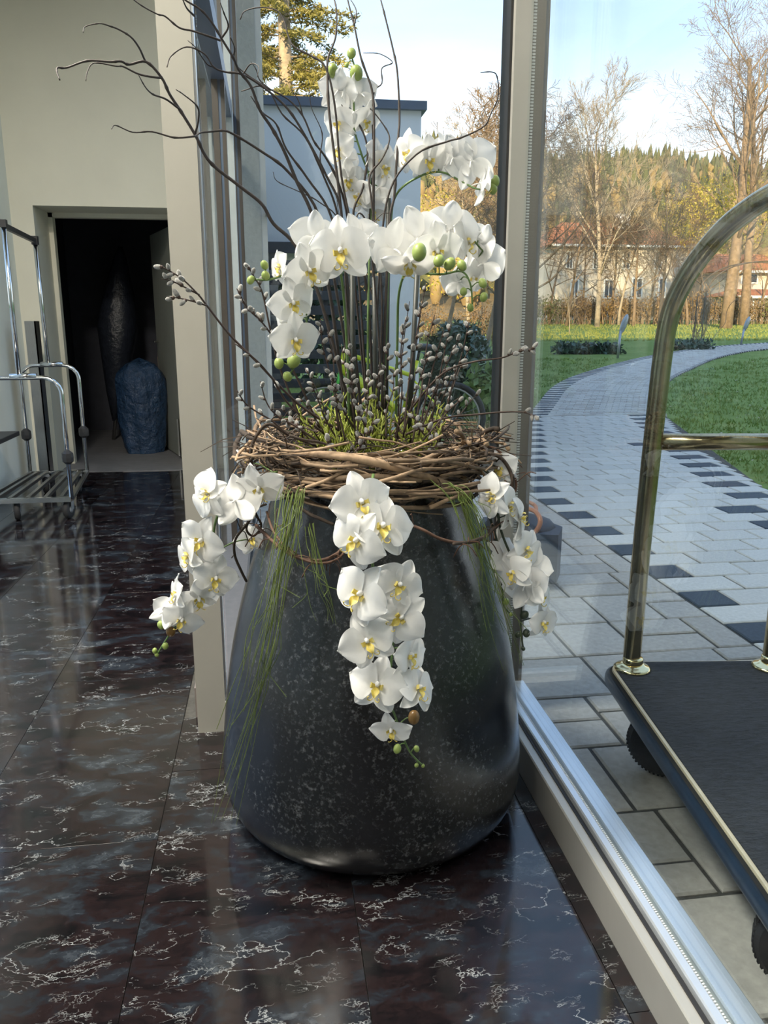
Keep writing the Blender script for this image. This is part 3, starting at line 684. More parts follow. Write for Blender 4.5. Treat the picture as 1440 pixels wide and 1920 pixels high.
# hedge
hm = []
for s in range(3):
    mb = MB(); g = random.Random(50 + s)
    for i in range(34):
        a = g.random() * 6.28; q = g.random() * .8; b0 = Vector((g.gauss(0, .4), g.gauss(0, .25), 0)); tp = b0 + Vector((math.cos(a) * q, math.sin(a) * q * .7, g.uniform(1.0, 2.1)))
        mb.tube([b0, b0.lerp(tp, .5) + Vector((g.gauss(0, .1), 0, 0)), tp], [.022, .016, .006], 3, False)
        for k in range(4): c = b0.lerp(tp, g.uniform(.3, .9)); mb.tube([c, c + Vector((g.gauss(0, .35), g.gauss(0, .2), g.uniform(.1, .5)))], [.01, .004], 3, False)
    V, Fq = leafcloud(650, (0, 0, 1.0), (1.1, .7, 1.0), .15, 60 + s, .2)
    hm.append((mb.mesh('twigs', M['bark']), npmesh('leaves', V, Fq, M['hedgeleaf']), npmesh('leaves', V, Fq, M['hedgegreen'])))
ORD = ('leftmost', 'second', 'third', 'fourth', 'fifth', 'sixth', 'seventh', 'eighth', 'ninth', 'tenth', 'eleventh', 'twelfth', 'thirteenth', 'fourteenth', 'fifteenth', 'sixteenth')
hi = 0; cnt = {True: 0, False: 0}
def nth(k): return ORD[k] if k == 0 else ORD[k] + ' from the left'
for px in range(996, 1450, 25):
    Y = 49 + (hi % 3) * .6; p = D(px + (hi * 7 % 11), 600, Y); green = px < 1060 or hi in (14, 18); hi += 1
    k_ = cnt[green]; cnt[green] += 1
    t = thing('hedge_shrub', ('dense green hedge shrub at the far lawn edge, ' if green else 'brown leaved twiggy hedge shrub behind the far lawn, ') + nth(k_), 'shrub', (p.x, Y, terr(Y) - .05), 'green hedge shrubs' if green else 'brown hedge shrubs')
    s = hi % 3; o = link('twigs', hm[s][0], t); o = link('leaves', hm[s][2 if green else 1], t); o['kind'] = 'stuff'
    t.scale = (1.0, 1, (.85, 1.05, .95)[s])
for px, Y, sc in ((805, 30, .75), (850, 28, .6), (900, 30, .8), (940, 27, .6)):
    p = D(px, 600, Y); t = thing('hedge_shrub', 'golden brown shrub far behind the evergreen bush, ' + nth((805, 850, 900, 940).index(px)), 'shrub', (p.x, Y, terr(Y) - .05), 'shrubs behind the evergreen bush')
    link('twigs', hm[0][0], t); o = link('leaves', hm[0][1], t); o['kind'] = 'stuff'; t.scale = (sc,) * 3
# white building with slatted screen
YW = 8.0
b0, b1 = D(470, 195, YW), D(790, 208, YW); zb = D(600, 460, YW).z; zt = b1.z
t = thing('pavilion', 'white rendered flat roofed outbuilding with slate blue roof edge', 'building', (b0.x, YW, 0))
part('wall', MB().box(b0.x, b1.x, YW, YW + .22, zb, zt).box(b0.x, b0.x + .2, YW + .22, YW + 5, 0, zt).box(b1.x - .22, b1.x, YW + .22, YW + 5, zb, zt), M['bluewhite'], t)
part('corner_pier', MB().box(D(722, 600, YW).x, b1.x, YW - .003, YW + .3, 0, zb + .01), M['bluewhite'], t)
part('roof_edge', MB().box(b0.x - .03, b1.x + .045, YW - .05, YW + 5.05, zt, zt + .075), M['roofedge'], t)
part('soffit', MB().box(b0.x, b1.x, YW + .22, YW + 5, zb + .02, zb + .1), M['render_l'], t)
s0, s1 = D(498, 600, YW - .1).x, D(724, 600, YW - .1).x
t = thing('slatted_screen', 'dark horizontal slatted screen under the white outbuilding', 'screen', (s0, YW - .1, 0))
zz = zb + .02; part('slat', MB().slab(s0, s1, YW - .1, YW - .06, zz - .10, zz, .004), M['slat'], t)
for i in range(13):
    z1 = zz - .165 - i * .138; part('slat', MB().slab(s0, s1, YW - .1, YW - .06, z1 - .085, z1, .004), M['slat'], t)
for fx in (.02, .5, .97): x = s0 + (s1 - s0) * fx; part('post', MB().box(x - .025, x + .025, YW - .06, YW - .01, 0, zb), M['slat'], t)
t = thing('ivy_hedge', 'dark evergreen ivy hedge behind the slatted screen', 'hedge', (1.0, 14.5, 0))
part('stems', MB().tube([(-1, 14.6, 0), (-1, 14.6, 2.4)], .04, 5).tube([(1, 14.6, 0), (1.1, 14.6, 2.4)], .04, 5).tube([(2.2, 14.6, 0), (2.3, 14.6, 2.2)], .04, 5), M['barkdark'], t)
V = []
for k in range(9): V.append(leafcloud(420, (-1.6 + k * .42, 14.6, 1.25), (.45, .3, 1.45), .17, 500 + k, .3, 0, .6)[0])
V = np.concatenate(V); cloudpart('foliage', t, (V, np.arange(len(V)).reshape(-1, 4)), M['bush'])
# evergreen bush, light shrub, dry grass
p = D(858, 690, 9.3); t = thing('evergreen_bush', 'round dark glossy evergreen bush beside the white outbuilding', 'bush', (p.x, 9.3, 0))
part('stems', MB().tube([(p.x, 9.3, 0), (p.x + .05, 9.3, .5), (p.x - .1, 9.3, .9)], [.03, .025, .01], 6).tube([(p.x, 9.3, .1), (p.x + .2, 9.3, .5)], [.02, .01], 5), M['barkdark'], t)
cloudpart('foliage', t, leafcloud(3600, (p.x, 9.3, .60), (.44, .42, .62), .105, 71, .6, 0, .38), M['bush'])
p = D(905, 700, 8.2); t = thing('leafy_shrub', 'light green leafy shrub in front of the dark evergreen bush', 'bush', (p.x, 8.2, 0))
part('stems', MB().tube([(p.x, 8.2, 0), (p.x, 8.2, .4), (p.x + .05, 8.2, .7)], [.02, .014, .006], 5), M['stem'], t)
cloudpart('foliage', t, leafcloud(420, (p.x, 8.2, .45), (.22, .2, .38), .12, 72, .3, 0, .42), M['bushlight'])
def blades(n, c, rx, ry, h0, h1, lean, wdt, seed):
    g = np.random.default_rng(seed); V = []; Fq = []
    for i in range(n):
        a = g.random() * 6.283; q = math.sqrt(g.random()); b = np.array([c[0] + rx * q * math.cos(a), c[1] + ry * q * math.sin(a), c[2]]); hh = g.uniform(h0, h1)
        d = np.array([math.cos(a), math.sin(a), 0]) * lean * hh * g.uniform(.2, 1) ; s = np.array([-math.sin(a + g.normal() * .8), math.cos(a), 0]) * wdt
        m = b + d * .35 + np.array([0, 0, hh * .6]); t_ = b + d + np.array([0, 0, hh]); k = len(V)
        V += [b - s, b + s, m + s * .7, m - s * .7, t_ + s * .1, t_ - s * .1]; Fq += [(k, k + 1, k + 2, k + 3), (k + 3, k + 2, k + 4, k + 5)]
    return np.array(V), np.array(Fq)
for px, Y, h in ((905, 7.4, .42), (930, 8.6, .3), (880, 7.0, .35)):
    p = D(px, 760, Y); V, Fq = blades(150, (p.x, Y, -.02), .1, .1, h * .5, h, .8, .004, int(px))
    o = link('dry_grass', npmesh('dry_grass', V, Fq, M['drygrass'])); tag(o, 'tuft of dry straw coloured ornamental grass by the bicycle tyre', 'grass', 'dry grass tufts by the bicycle', 'stuff')
# flower bed plants on the far side of the path
for i in range(15):
    px = 1050 + i * 11.5 if i < 10 else 1262 + (i - 10) * 15; gp = GT(px, 662 if i < 10 else 655); V, Fq = leafcloud(90, (gp.x, gp.y, gp.z + .12), (.34, .25, .22), .16, 300 + i, .2)
    o = link('bed_plant', npmesh('bed_plant', V, Fq, M['bush'])); tag(o, 'low dark green perennial in the bed beyond the path', 'plant', 'perennials in the bed beyond the path', 'stuff')
# garden lamps
for nm, pb, ph in (('left of the brass pole, on the lawn', (1158, 672), (1165, 606)), ('beyond the path at far right', (1389, 647), (1396, 603))):
    b_ = GT(*pb); hd = D(ph[0], ph[1] + 14, b_.y); t = thing('garden_lamp', 'grey garden lamp with leaf shaped head ' + nm, 'lamp', b_)
    part('post', MB().tube([b_, (hd.x - .02, b_.y, hd.z)], .035, 8), M['metalgrey'], t, True)
    part('lamp_head', MB().ball((hd.x + .06, b_.y, hd.z + .17), .09, .035, .27, 10, 7, Matrix.Rotation(R_(18), 3, 'Y')), M['metalgrey'], t, True)
# rose arch
pa = GT(1318, 652); Ya = pa.y; t = thing('rose_arch', 'thin dark metal rose arch overgrown with bare stems across the path', 'arch', pa)
zs_ = D(1318, 560, Ya).z; pts = [D(x, y, Ya) for x, y in ((1322, 560), (1330, 535), (1348, 515), (1375, 500), (1410, 492), (1445, 490), (1490, 498), (1530, 525), (1545, 560))]
for dy in (0, .5):
    q = [Vector((p.x, p.y + dy, p.z)) for p in crv(pts, 4)]
    part('arch_tube', MB().tube([(q[0].x, Ya + dy, pa.z)] + q + [(q[-1].x, Ya + dy, pa.z)], .022, 5), M['barkdark'], t)
mb = MB(); g = random.Random(4)
for k in range(16): z = pa.z + .12 + k * .11; mb.tube([(pts[0].x - .05, Ya, z), (pts[0].x + .1, Ya + .5, z)], .010, 4)
part('rungs', mb, M['barkdark'], t)
mb = MB()
for k in range(16):
    x0 = pts[0].x + g.uniform(-.12, .2); P = [(x0, Ya + g.random() * .5, pa.z)]
    for s in range(6): P.append((P[-1][0] + g.gauss(0, .10), P[-1][1] + g.gauss(0, .08), P[-1][2] + g.uniform(.2, .42)))
    mb.tube(crv(P, 3), .010, 3)
part('climbing_stems', mb, M['bark'], t)
# fallen leaves and grass
g = np.random.default_rng(12); V = []
def onlawn(x, y):
    if y < 10: return x > xat(Rp, y) + .05
    for a, b in ((Ls, Rs),):
        dl = min(range(0, nC + 1, 3), key=lambda i: (a[i].x - x) ** 2 + (a[i].y - y) ** 2); dr = min(range(0, nC + 1, 3), key=lambda i: (b[i].x - x) ** 2 + (b[i].y - y) ** 2)
        L = math.hypot(a[dl].x - x, a[dl].y - y); Rr = math.hypot(b[dr].x - x, b[dr].y - y); wd = (a[dl] - b[dl]).length
        return L > wd * .98 or Rr > wd * .98
n = 0
while n < 420:
    y = 5 + 24 * g.random() ** 1.3; x = .9 + g.random() * (3 + y * .75)
    if x < 1.9 and y < 9 or not onlawn(x, y): continue
    a = g.random() * 6.28; s = g.uniform(.02, .04); c, s_ = math.cos(a) * s, math.sin(a) * s; z = terr(y) + g.uniform(.015, .045)
    V += [(x - c, y - s_, z), (x - s_ * .6, y + c * .6, z + .012), (x + c, y + s_, z + .004), (x + s_ * .6, y - c * .6, z + .01)]; n += 1
o = link('fallen_leaves', npmesh('fallen_leaves', V, np.arange(4 * n).reshape(-1, 4), M['paleleaf'])); tag(o, 'pale fallen leaves scattered over the green lawn', 'leaves', kind='stuff')
V = []; n = 0; NB = 26000
while n < NB:
    y = 4 + 17 * g.random() ** 1.4; x = 1.9 + g.random() * (2.4 + y * .62)
    if (y < 10.2 and x < 3.6) or not onlawn(x, y): 
        n += 0
        if g.random() < .0: break
        continue
    for _ in range(4):
        xx, yy = x + g.normal() * .04, y + g.normal() * .04
        if yy < 10 and xx < xat(Rp, yy) + .03: continue
        a = g.random() * 6.28; hh = g.uniform(.03, .065); s = .004 + .0006 * y; z = terr(yy) - .03; lx, ly = g.normal() * .025, g.normal() * .025
        V += [(xx - math.cos(a) * s, yy - math.sin(a) * s, z), (xx + math.cos(a) * s, yy + math.sin(a) * s, z), (xx + lx, yy + ly, z + hh)]; n += 1
o = link('lawn_grass', npmesh('lawn_grass', V, np.arange(len(V)).reshape(-1, 3), M['grass'])); tag(o, 'short green grass blades of the lawn beside the path', 'grass', kind='stuff')
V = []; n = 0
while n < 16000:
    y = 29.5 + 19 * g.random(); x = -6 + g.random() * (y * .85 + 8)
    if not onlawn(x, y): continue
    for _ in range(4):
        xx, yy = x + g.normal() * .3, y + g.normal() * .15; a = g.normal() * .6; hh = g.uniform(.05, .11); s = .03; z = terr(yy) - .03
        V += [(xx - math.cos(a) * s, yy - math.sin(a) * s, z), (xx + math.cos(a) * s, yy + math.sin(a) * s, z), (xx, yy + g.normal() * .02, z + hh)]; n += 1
o = link('far_grass', npmesh('far_grass', V, np.arange(len(V)).reshape(-1, 3), leafmat('sunlight tinted lawn grass', (.20, .24, .05), (.34, .34, .08), .3, .7, .3))); tag(o, 'sunlit yellow green grass of the far lawn before the hedge', 'grass', kind='stuff')  # far blades coloured yellower and brighter to carry the low sunlight

# ================================================================== RIGHT: BRASS LUGGAGE CART (outside, on the pavers)
A = Vector((.925, 2.068, 0)); E1 = Vector((-.116, -.993, 0)); E2 = Vector((.993, -.116, 0)); ZD = .25
def CT(u, v, z): return A + E1 * u + E2 * v + Vector((0, 0, z))        # u: towards the camera along the deck, v: across
CL, CW = 1.14, .545
t = thing('luggage_cart', 'brass hotel luggage cart with charcoal carpet deck on the grey pavers', 'cart', CT(CL / 2, CW / 2, 0))
def cprism(r0, inset, z0, z1, r, bev=0):
    P = [CT(a, b, 0) for a, b in rrect(inset, CL - inset, inset, CW - inset, r)]; P = list(reversed(P)) if False else P
    n = len(P); c = CT(CL / 2, CW / 2, 0); mb = MB(); rings = r0
    v = []
    for (dz, sc) in rings:
        for p in P: q = p + (c - p).normalized() * sc; v.append((q.x, q.y, z0 + (z1 - z0) * dz))
    f = []
    for k in range(len(rings) - 1):
        for i in range(n): j = (i + 1) % n; f.append((k * n + i, k * n + j, (k + 1) * n + j, (k + 1) * n + i))
    f += [tuple(range(n)), tuple((len(rings) - 1) * n + i for i in reversed(range(n)))]
    return mb.add(v, f)
rnd_edge = [(.0, .016), (.12, .006), (.3, .001), (.5, 0), (.7, .001), (.88, .006), (1, .016)]
part('bumper', cprism(rnd_edge, 0, ZD - .052, ZD - .004, .075), M['bumper'], t, True)
part('trim_strip', cprism([(0, 0), (.7, 0), (1, .0015)], .018, ZD - .012, ZD + .003, .062), M['trim'], t)
part('deck_carpet', cprism([(0, 0), (.8, 0), (1, .002)], .026, ZD - .012, ZD + .006, .055), M['carpet'], t)
top = CT(CL / 2, CW / 2, 1.80)
for (u, v) in ((.072, .075), (.072, CW - .072), (CL - .072, .075), (CL - .072, CW - .072)):
    b_ = CT(u, v, ZD); su = 1 if u < CL / 2 else -1; sv = 1 if v < CW / 2 else -1
    hd = (CT(CL / 2, CW / 2, 0) - CT(u, v, 0)); tot = hd.length; hd.normalize()
    pts = [b_ + hd * a + Vector((0, 0, z - ZD)) for a, z in ((-.006, ZD), (-.003, .45), (.002, .68), (.012, .94), (.021, 1.12), (.030, 1.205), (.050, 1.27), (.098, 1.343), (.175, 1.413), (.25, 1.456), (.33, 1.485), (.43, 1.505), (tot, 1.512))]
    po = part('post', MB().tube(crv(pts, 6), .0245, 16), M['brass'], t, True)
    part('flange', MB().lathe([(.050, 0), (.052, .003), (.045, .008), (.034, .012), (.030, .016)], b_ + Vector((0, 0, .006)), 24), M['brassbright'], po, True)
    part('collar', MB().lathe([(.0265, 0), (.028, .004), (.028, .016), (.0265, .02)], b_ + Vector((0, 0, .02)), 20), M['brassbright'], po, True)
for u in (.072, CL - .072):
    part('cross_rail', MB().tube([CT(u, .075 + .0, .905), CT(u, CW - .072, .905)], .0225, 14), M['brass'], t, True)
part('finial', MB().lathe([(.03, 0), (.04, .03), (.02, .06), (.005, .075)], CT(CL / 2, CW / 2, 1.53), 16), M['brassbright'], t, True)
for i, (u, v) in enumerate(((.20, .085), (.20, CW - .085), (CL - .2, .085), (CL - .2, CW - .085))):
    ax = (E1 * 1.0 + E2 * (-.55 if i % 2 == 0 else .3)).normalized(); c = CT(u, v + (.045 if i % 2 == 0 else -.045), .0955)
    wh = part('wheel', MB().lathe([(.03, -.026), (.082, -.026), (.092, -.016), (.093, 0), (.092, .016), (.082, .026), (.03, .026)], c, 40, ax), M['rubber'], t)
    mb = MB()
    for k in range(52):
        a = 2 * math.pi * k / 52; d = ax.orthogonal().normalized(); d.rotate(Matrix.Rotation(a, 3, ax)); mb.bar(c + d * .0935 - ax * .017, c + d * .0935 + ax * .017, .0055, .004, d)
    part('tread', mb, M['rubber'], wh)
    part('hub', MB().lathe([(.012, -.028), (.03, -.026), (.03, .026), (.012, .028)], c, 16, ax), M['metalgrey'], wh, True)
    part('caster_fork', MB().bar(c + Vector((0, 0, .098)) - ax * .03, c + Vector((0, 0, .098)) + ax * .03, .06, .010).bar(c - ax * .03 + Vector((0, 0, -.01)), c - ax * .03 + Vector((0, 0, .10)), .03, .005).bar(c + ax * .03 + Vector((0, 0, -.01)), c + ax * .03 + Vector((0, 0, .10)), .03, .005), M['metalgrey'], t)

# ================================================================== LEFT: CHROME LUGGAGE TROLLEY
YF, YR, ZT = 5.08, 6.02, .135
xFl, xFr = -1.79, D(134, 933, YF).x; xRl, xRr = D(48, 880, YR).x + .03, D(163, 879, YR).x
t = thing('luggage_trolley', 'chrome tube luggage trolley with slatted base by the left wall', 'trolley', ((xFl + xRr) / 2, (YF + YR) / 2, 0))
r_ = .0135
def P3(x, y, z): return Vector((x, y, z))
def loop(name, xl, xr, Y, zt):
    c = .10; pts = [P3(xl, Y, ZT), P3(xl, Y, zt - c)] + [P3(xl + c - c * math.cos(a), Y, zt - c + c * math.sin(a)) for a in (.3, .7, 1.1, 1.4)] + [P3(xl + c, Y, zt), P3(xr - c, Y, zt)] + [P3(xr - c + c * math.sin(a), Y, zt - c + c * math.cos(a)) for a in (.3, .7, 1.1, 1.4)] + [P3(xr, Y, zt - c), P3(xr, Y, ZT)]
    return part(name, MB().tube(pts, r_, 10), M['chrome'], t, True)
zF, zR = D(95, 708, YF).z, D(100, 685, YR).z
lf = loop('handle_loop', xFl, xFr, YF, zF); lr = loop('handle_loop', xRl, xRr, YR, zR)
for lo_, x, Y, y_ in ((lf, xFr, YF, 858), (lr, xRr, YR, 811), (lr, xRl, YR, 814), (lf, xFl, YF, 858)):
    z = D(100, y_, Y).z; part('bumper_knob', MB().lathe([(.016, -.042), (.034, -.026), (.036, 0), (.034, .026), (.016, .042)], (x, Y, z), 8), M['blackplastic'], lo_)
pF, pR = D(35, 705, YF), D(90, 683, YR); tF, tR = D(6, 416, YF), D(65, 446, YR)
part('upright', MB().tube([pF, tF], .0145, 10).tube([pF - Vector((.05, 0, 0)), pF + Vector((.10, 0, 0))], .017, 8), M['chrome'], t, True)
part('upright', MB().tube([pR, tR], .0145, 10).tube([pR - Vector((.05, 0, 0)), pR + Vector((.10, 0, 0))], .017, 8), M['chrome'], t, True)
hr = part('hanger_rail', MB().bar(tF + Vector((0, 0, -.02)), tR + Vector((0, 0, -.02)), .022, .03), M['blackplastic'], t)
part('rail_end', MB().box(tR.x - .02, tR.x + .02, tR.y - .02, tR.y + .02, tR.z - .045, tR.z + .012), M['blackplastic'], hr)
part('rail_end', MB().box(tF.x - .018, tF.x + .018, tF.y - .018, tF.y + .018, tF.z - .03, tF.z + .012), M['blackplastic'], hr)
part('base_rail', MB().bar(P3(xFl, YF, ZT), P3(xFr, YF, ZT), .03, .03), M['chrome'], t); part('base_rail', MB().bar(P3(xRl, YR, ZT), P3(xRr, YR, ZT), .03, .03), M['chrome'], t)
for s in (0, .13, .30, .50, .70, .88, 1):
    part('base_slat', MB().bar(P3(xFl + (xFr - xFl) * s, YF, ZT + (.0 if s in (0, 1) else .004)), P3(xRl + (xRr - xRl) * s, YR, ZT + (.0 if s in (0, 1) else .004)), .022, .022), M['steel'], t)
for i, (x, Y) in enumerate(((xFl + .19, YF + .05), (xFr - .035, YF + .05), (xRl + .12, YR - .08), (xRr - .05, YR - .08))):
    ax = Vector((1, (.25, -.2, .4, .1)[i], 0)).normalized(); c = P3(x, Y, .0605)
    wh = part('wheel', MB().lathe([(.02, -.017), (.052, -.017), (.060, -.009), (.060, .009), (.052, .017), (.02, .017)], c, 22, ax), M['rubber'], t, True)
    part('hub', MB().lathe([(.01, -.02), (.024, -.019), (.024, .019), (.01, .02)], c, 12, ax), M['metalgrey'], wh, True)
    part('caster_fork', MB().bar(c + Vector((0, 0, .068)) - ax * .03, c + Vector((0, 0, .068)) + ax * .03, .05, .01).bar(c - ax * .024, c - ax * .028 + Vector((0, 0, .07)), .035, .004).bar(c + ax * .024, c + ax * .028 + Vector((0, 0, .07)), .035, .004), M['metalgrey'], t)
# steel corner guard on the wall, shelf
q0 = D(45, 602, 6.3); part('corner_guard', MB().box(q0.x, D(65, 602, 6.3).x, 6.3, 6.318, 0, q0.z).box(D(65, 602, 6.3).x - .006, D(65, 602, 6.3).x, 6.3, 6.42, 0, q0.z), M['steel'], bpy.data.objects['wall_left'])
q = D(36, 808, 5.75); solo('wall_shelf', MB().slab(XL, q.x, 4.3, 5.75, q.z - .03, q.z, .003).box(XL, XL + .02, 4.4, 4.44, q.z - .16, q.z - .03).box(XL, XL + .02, 5.6, 5.64, q.z - .16, q.z - .03), M['blackplastic'], 'black wall shelf at left frame edge behind the trolley', 'shelf')
# storeroom contents
def sack(name, label, c, w_, d, h, m, seed, cat='bag', lean=0):
    g = random.Random(seed); n = 28; v = []; f = []; rows = 16; ph = [g.random() * 6.28 for _ in range(6)]
    for i in range(rows + 1):
        s = i / rows; pr = (.86 + .3 * math.sin(min(s * 2.2, 1.57)) - .10 * s) * (1 if s < .78 else max(.02, math.sqrt(max(0, 1 - ((s - .78) / .22) ** 2))))
        if s < .06: pr *= .92
        for k in range(n):
            a = 6.283 * k / n; q = pr * (1 + .07 * math.sin(5 * a + ph[0] + s * 2) + .05 * math.sin(9 * a + ph[1] - 3 * s) + .04 * math.sin(3 * a + ph[2] + 7 * s) + g.uniform(-.02, .02))
            v.append((c[0] + w_ / 2 * q * math.cos(a) + lean * s, c[1] + d / 2 * q * math.sin(a), c[2] + h * s + .02 * math.sin(4 * a + ph[3]) * s))
    for i in range(rows):
        for k in range(n): k2 = (k + 1) % n; f.append((i * n + k, i * n + k2, (i + 1) * n + k2, (i + 1) * n + k))
    f.append(tuple(range(n))); f.append(tuple(rows * n + k for k in range(n)))
    return solo(name, MB().add(v, f), m, label, cat, True, None, c)
q = D(272, 838, 7.75); sack('blue_bag', 'large crumpled blue plastic bag standing in the dark storeroom', (q.x, 7.75, .005), .40, .38, .86, M['bluebag'], 3)
q = D(232, 780, 8.6); t = thing('wrapped_parasol', 'dark folded parasol in plastic wrap leaning in the storeroom', 'parasol', (q.x - .1, 8.6, .005))
part('wrap', MB().lathe([(.02, .2), (.09, .5), (.16, .9), (.20, 1.15), (.15, 1.5), (.06, 1.85), (.02, 1.95)], (q.x - .12, 8.6, .0), 16, Vector((.10, .06, 1))), M['darkwrap'], t, True)
part('pole', MB().tube([(q.x - .12, 8.6, .005), (q.x + .03, 8.66, 1.0)], .018, 8), M['steel'], t, True)
solo('wooden_board', MB().bar((-1.03, 8.0, .005), (-1.08, 8.25, .85), .03, .16, (0, 1, 0)), M['board'], 'narrow wooden board leaning behind the open storeroom door', 'board')

# ================================================================== BICYCLES
def bike(label, rear, ang, fm, rw=.335, cat='bicycle'):
    u = Vector((math.cos(ang), math.sin(ang), 0)); s = Vector((-u.y, u.x, 0)); o = Vector((rear[0], rear[1], 0)); Q = lambda a, z, l=0: o + u * a + s * l + Vector((0, 0, z))
    t = thing('bicycle', label, 'bicycle', o)
    for a in (0, 1.14):
        c = Q(a, rw); wh = part('tyre', MB().tube([c + u * rw * .94 * math.cos(k * .2094) + Vector((0, 0, rw * .94 * math.sin(k * .2094))) for k in range(31)], .026, 8, False), M['rubber'], t, True)
        part('rim', MB().tube([c + u * rw * .84 * math.cos(k * .2094) + Vector((0, 0, rw * .84 * math.sin(k * .2094))) for k in range(31)], .010, 6, False), M['metalgrey'], wh)
        mb = MB()
        for k in range(18): a_ = k * .349; mb.tube([c + s * .02 * (-1) ** k, c + u * rw * .84 * math.cos(a_) + Vector((0, 0, rw * .84 * math.sin(a_)))], .0016, 3, False)
        mb.lathe([(.02, -.04), (.03, -.02), (.03, .02), (.02, .04)], c, 10, s); part('spokes', mb, M['metalgrey'], wh)
    bb, hd, hd2, st = Q(.44, .36), Q(1.0, .80), Q(.97, .93), Q(.30, .86)
    part('frame', MB().tube([bb, hd], .045, 10).tube([bb, st], .017, 8).tube([Q(.335, .72), hd2], .020, 8).tube([bb, Q(0, rw, .06)], .011, 6).tube([bb, Q(0, rw, -.06)], .011, 6).tube([Q(.33, .68), Q(0, rw, .06)], .009, 6).tube([Q(.33, .68), Q(0, rw, -.06)], .009, 6).tube([hd, hd2], .022, 8), M[fm], t, True)
    part('fork', MB().tube([hd, Q(1.03, .66, .05), Q(1.14, rw, .05)], .014, 6).tube([hd, Q(1.03, .66, -.05), Q(1.14, rw, -.05)], .014, 6), M['limegreen' if fm == 'lime' else fm], t, True)
    part('handlebar', MB().tube([Q(.90, 1.04, -.31), Q(.95, 1.03, -.1), Q(.96, 1.01), Q(.95, 1.03, .1), Q(.90, 1.04, .31)], .012, 6).tube([hd2, Q(.96, 1.02)], .014, 6), M['blackplastic'], t, True)
    part('saddle', MB().ball(Q(.27, .98), .13, .07, .035, 12, 6, Matrix.Rotation(ang, 3, 'Z')).tube([st, Q(.28, .96)], .013, 6), M['blackplastic'], t, True)
    part('crank', MB().lathe([(.02, -.012), (.085, -.006), (.085, .006), (.02, .012)], bb + s * .06, 16, s).bar(bb + s * .08, bb + s * .08 + Vector((.06, .0, -.15)), .012, .02).bar(bb - s * .08, bb - s * .08 + Vector((-.06, 0, .15)), .012, .02), M['metalgrey'], t)
    return t
q = D(842, 800, 7.25); bike('lime yellow bicycle with black tyres parked behind the nest', (q.x, q.y), R_(171), 'lime')
q = G(1003, 1020); bp = Vector((1.13, 3.55, 0)); t = thing('bicycle_trailer', 'small trailer with copper tube hoop and dark navy bag behind the right orchids', 'trailer', bp)
def HP(x, y, Y): return D(x, y, Y)
part('hoop', MB().tube(crv([HP(905, 952, 3.6), HP(940, 950, 3.55), HP(975, 952, 3.5), HP(1002, 958, 3.45), HP(1013, 975, 3.4), HP(1008, 992, 3.4), HP(995, 1006, 3.42), HP(985, 1030, 3.5)], 5), .0115, 8), M['copper'], t, True)
part('hoop', MB().tube(crv([HP(905, 940, 3.75), HP(950, 938, 3.7), HP(985, 940, 3.65), HP(1003, 948, 3.6), HP(1006, 962, 3.55)], 5), .010, 8), M['copper'], t, True)
part('bag', MB().prism([(1.02, 3.42), (1.27, 3.36), (1.34, 3.5), (1.28, 3.72), (1.02, 3.74), (.96, 3.6)], .035, .27), M['bluecloth'], t)
part('bag_lid', MB().ball((1.15, 3.56, .27), .17, .16, .05, 14, 6), M['bluecloth'], t, True)
part('side_panel', MB().ball((.93, 3.8, .38), .05, .03, .035, 10, 6), M['bluepl'], t, True)
for dy in (3.40, 3.76):
    wh = part('wheel', MB().tube([(1.15 + .075 * math.cos(k * .3142), dy, .09 + .075 * math.sin(k * .3142)) for k in range(21)], .014, 6, False), M['rubber'], t, True)
    part('hub', MB().tube([(1.15, dy - .03, .09), (1.15, dy + .03, .09)], .015, 8).tube([(1.08, dy, .09), (1.22, dy, .09)], .004, 4).tube([(1.15, dy, .02), (1.15, dy, .16)], .004, 4), M['metalgrey'], wh)

# ================================================================== THE POT
PX, PY = .228, 1.86
prof = [(.27, .0), (.305, .004), (.335, .018), (.356, .04), (.371, .072), (.378, .11), (.3785, .15), (.376, .20), (.370, .26), (.360, .345), (.343, .45), (.320, .55), (.292, .65), (.262, .735), (.240, .80), (.232, .84), (.236, .872), (.240, .884), (.236, .892), (.222, .892), (.214, .88), (.214, .86)]
t = thing('plant_pot', 'large glossy black stone pot with narrow neck on the dark marble floor', 'pot', (PX, PY, 0))
pp = [Vector((r, 0, z)) for r, z in prof[1:17]]; pc = crv(pp, 4)
body = part('body', MB().lathe([prof[0]] + [(p.x, p.z) for p in pc] + prof[17:], (PX, PY, 0), 96), M['pot'], t, True)
part('soil', MB().lathe([(.2145, .80), (.2145, .868), (.10, .885), (.01, .89)], (PX, PY, 0), 32), M['soil'], t)
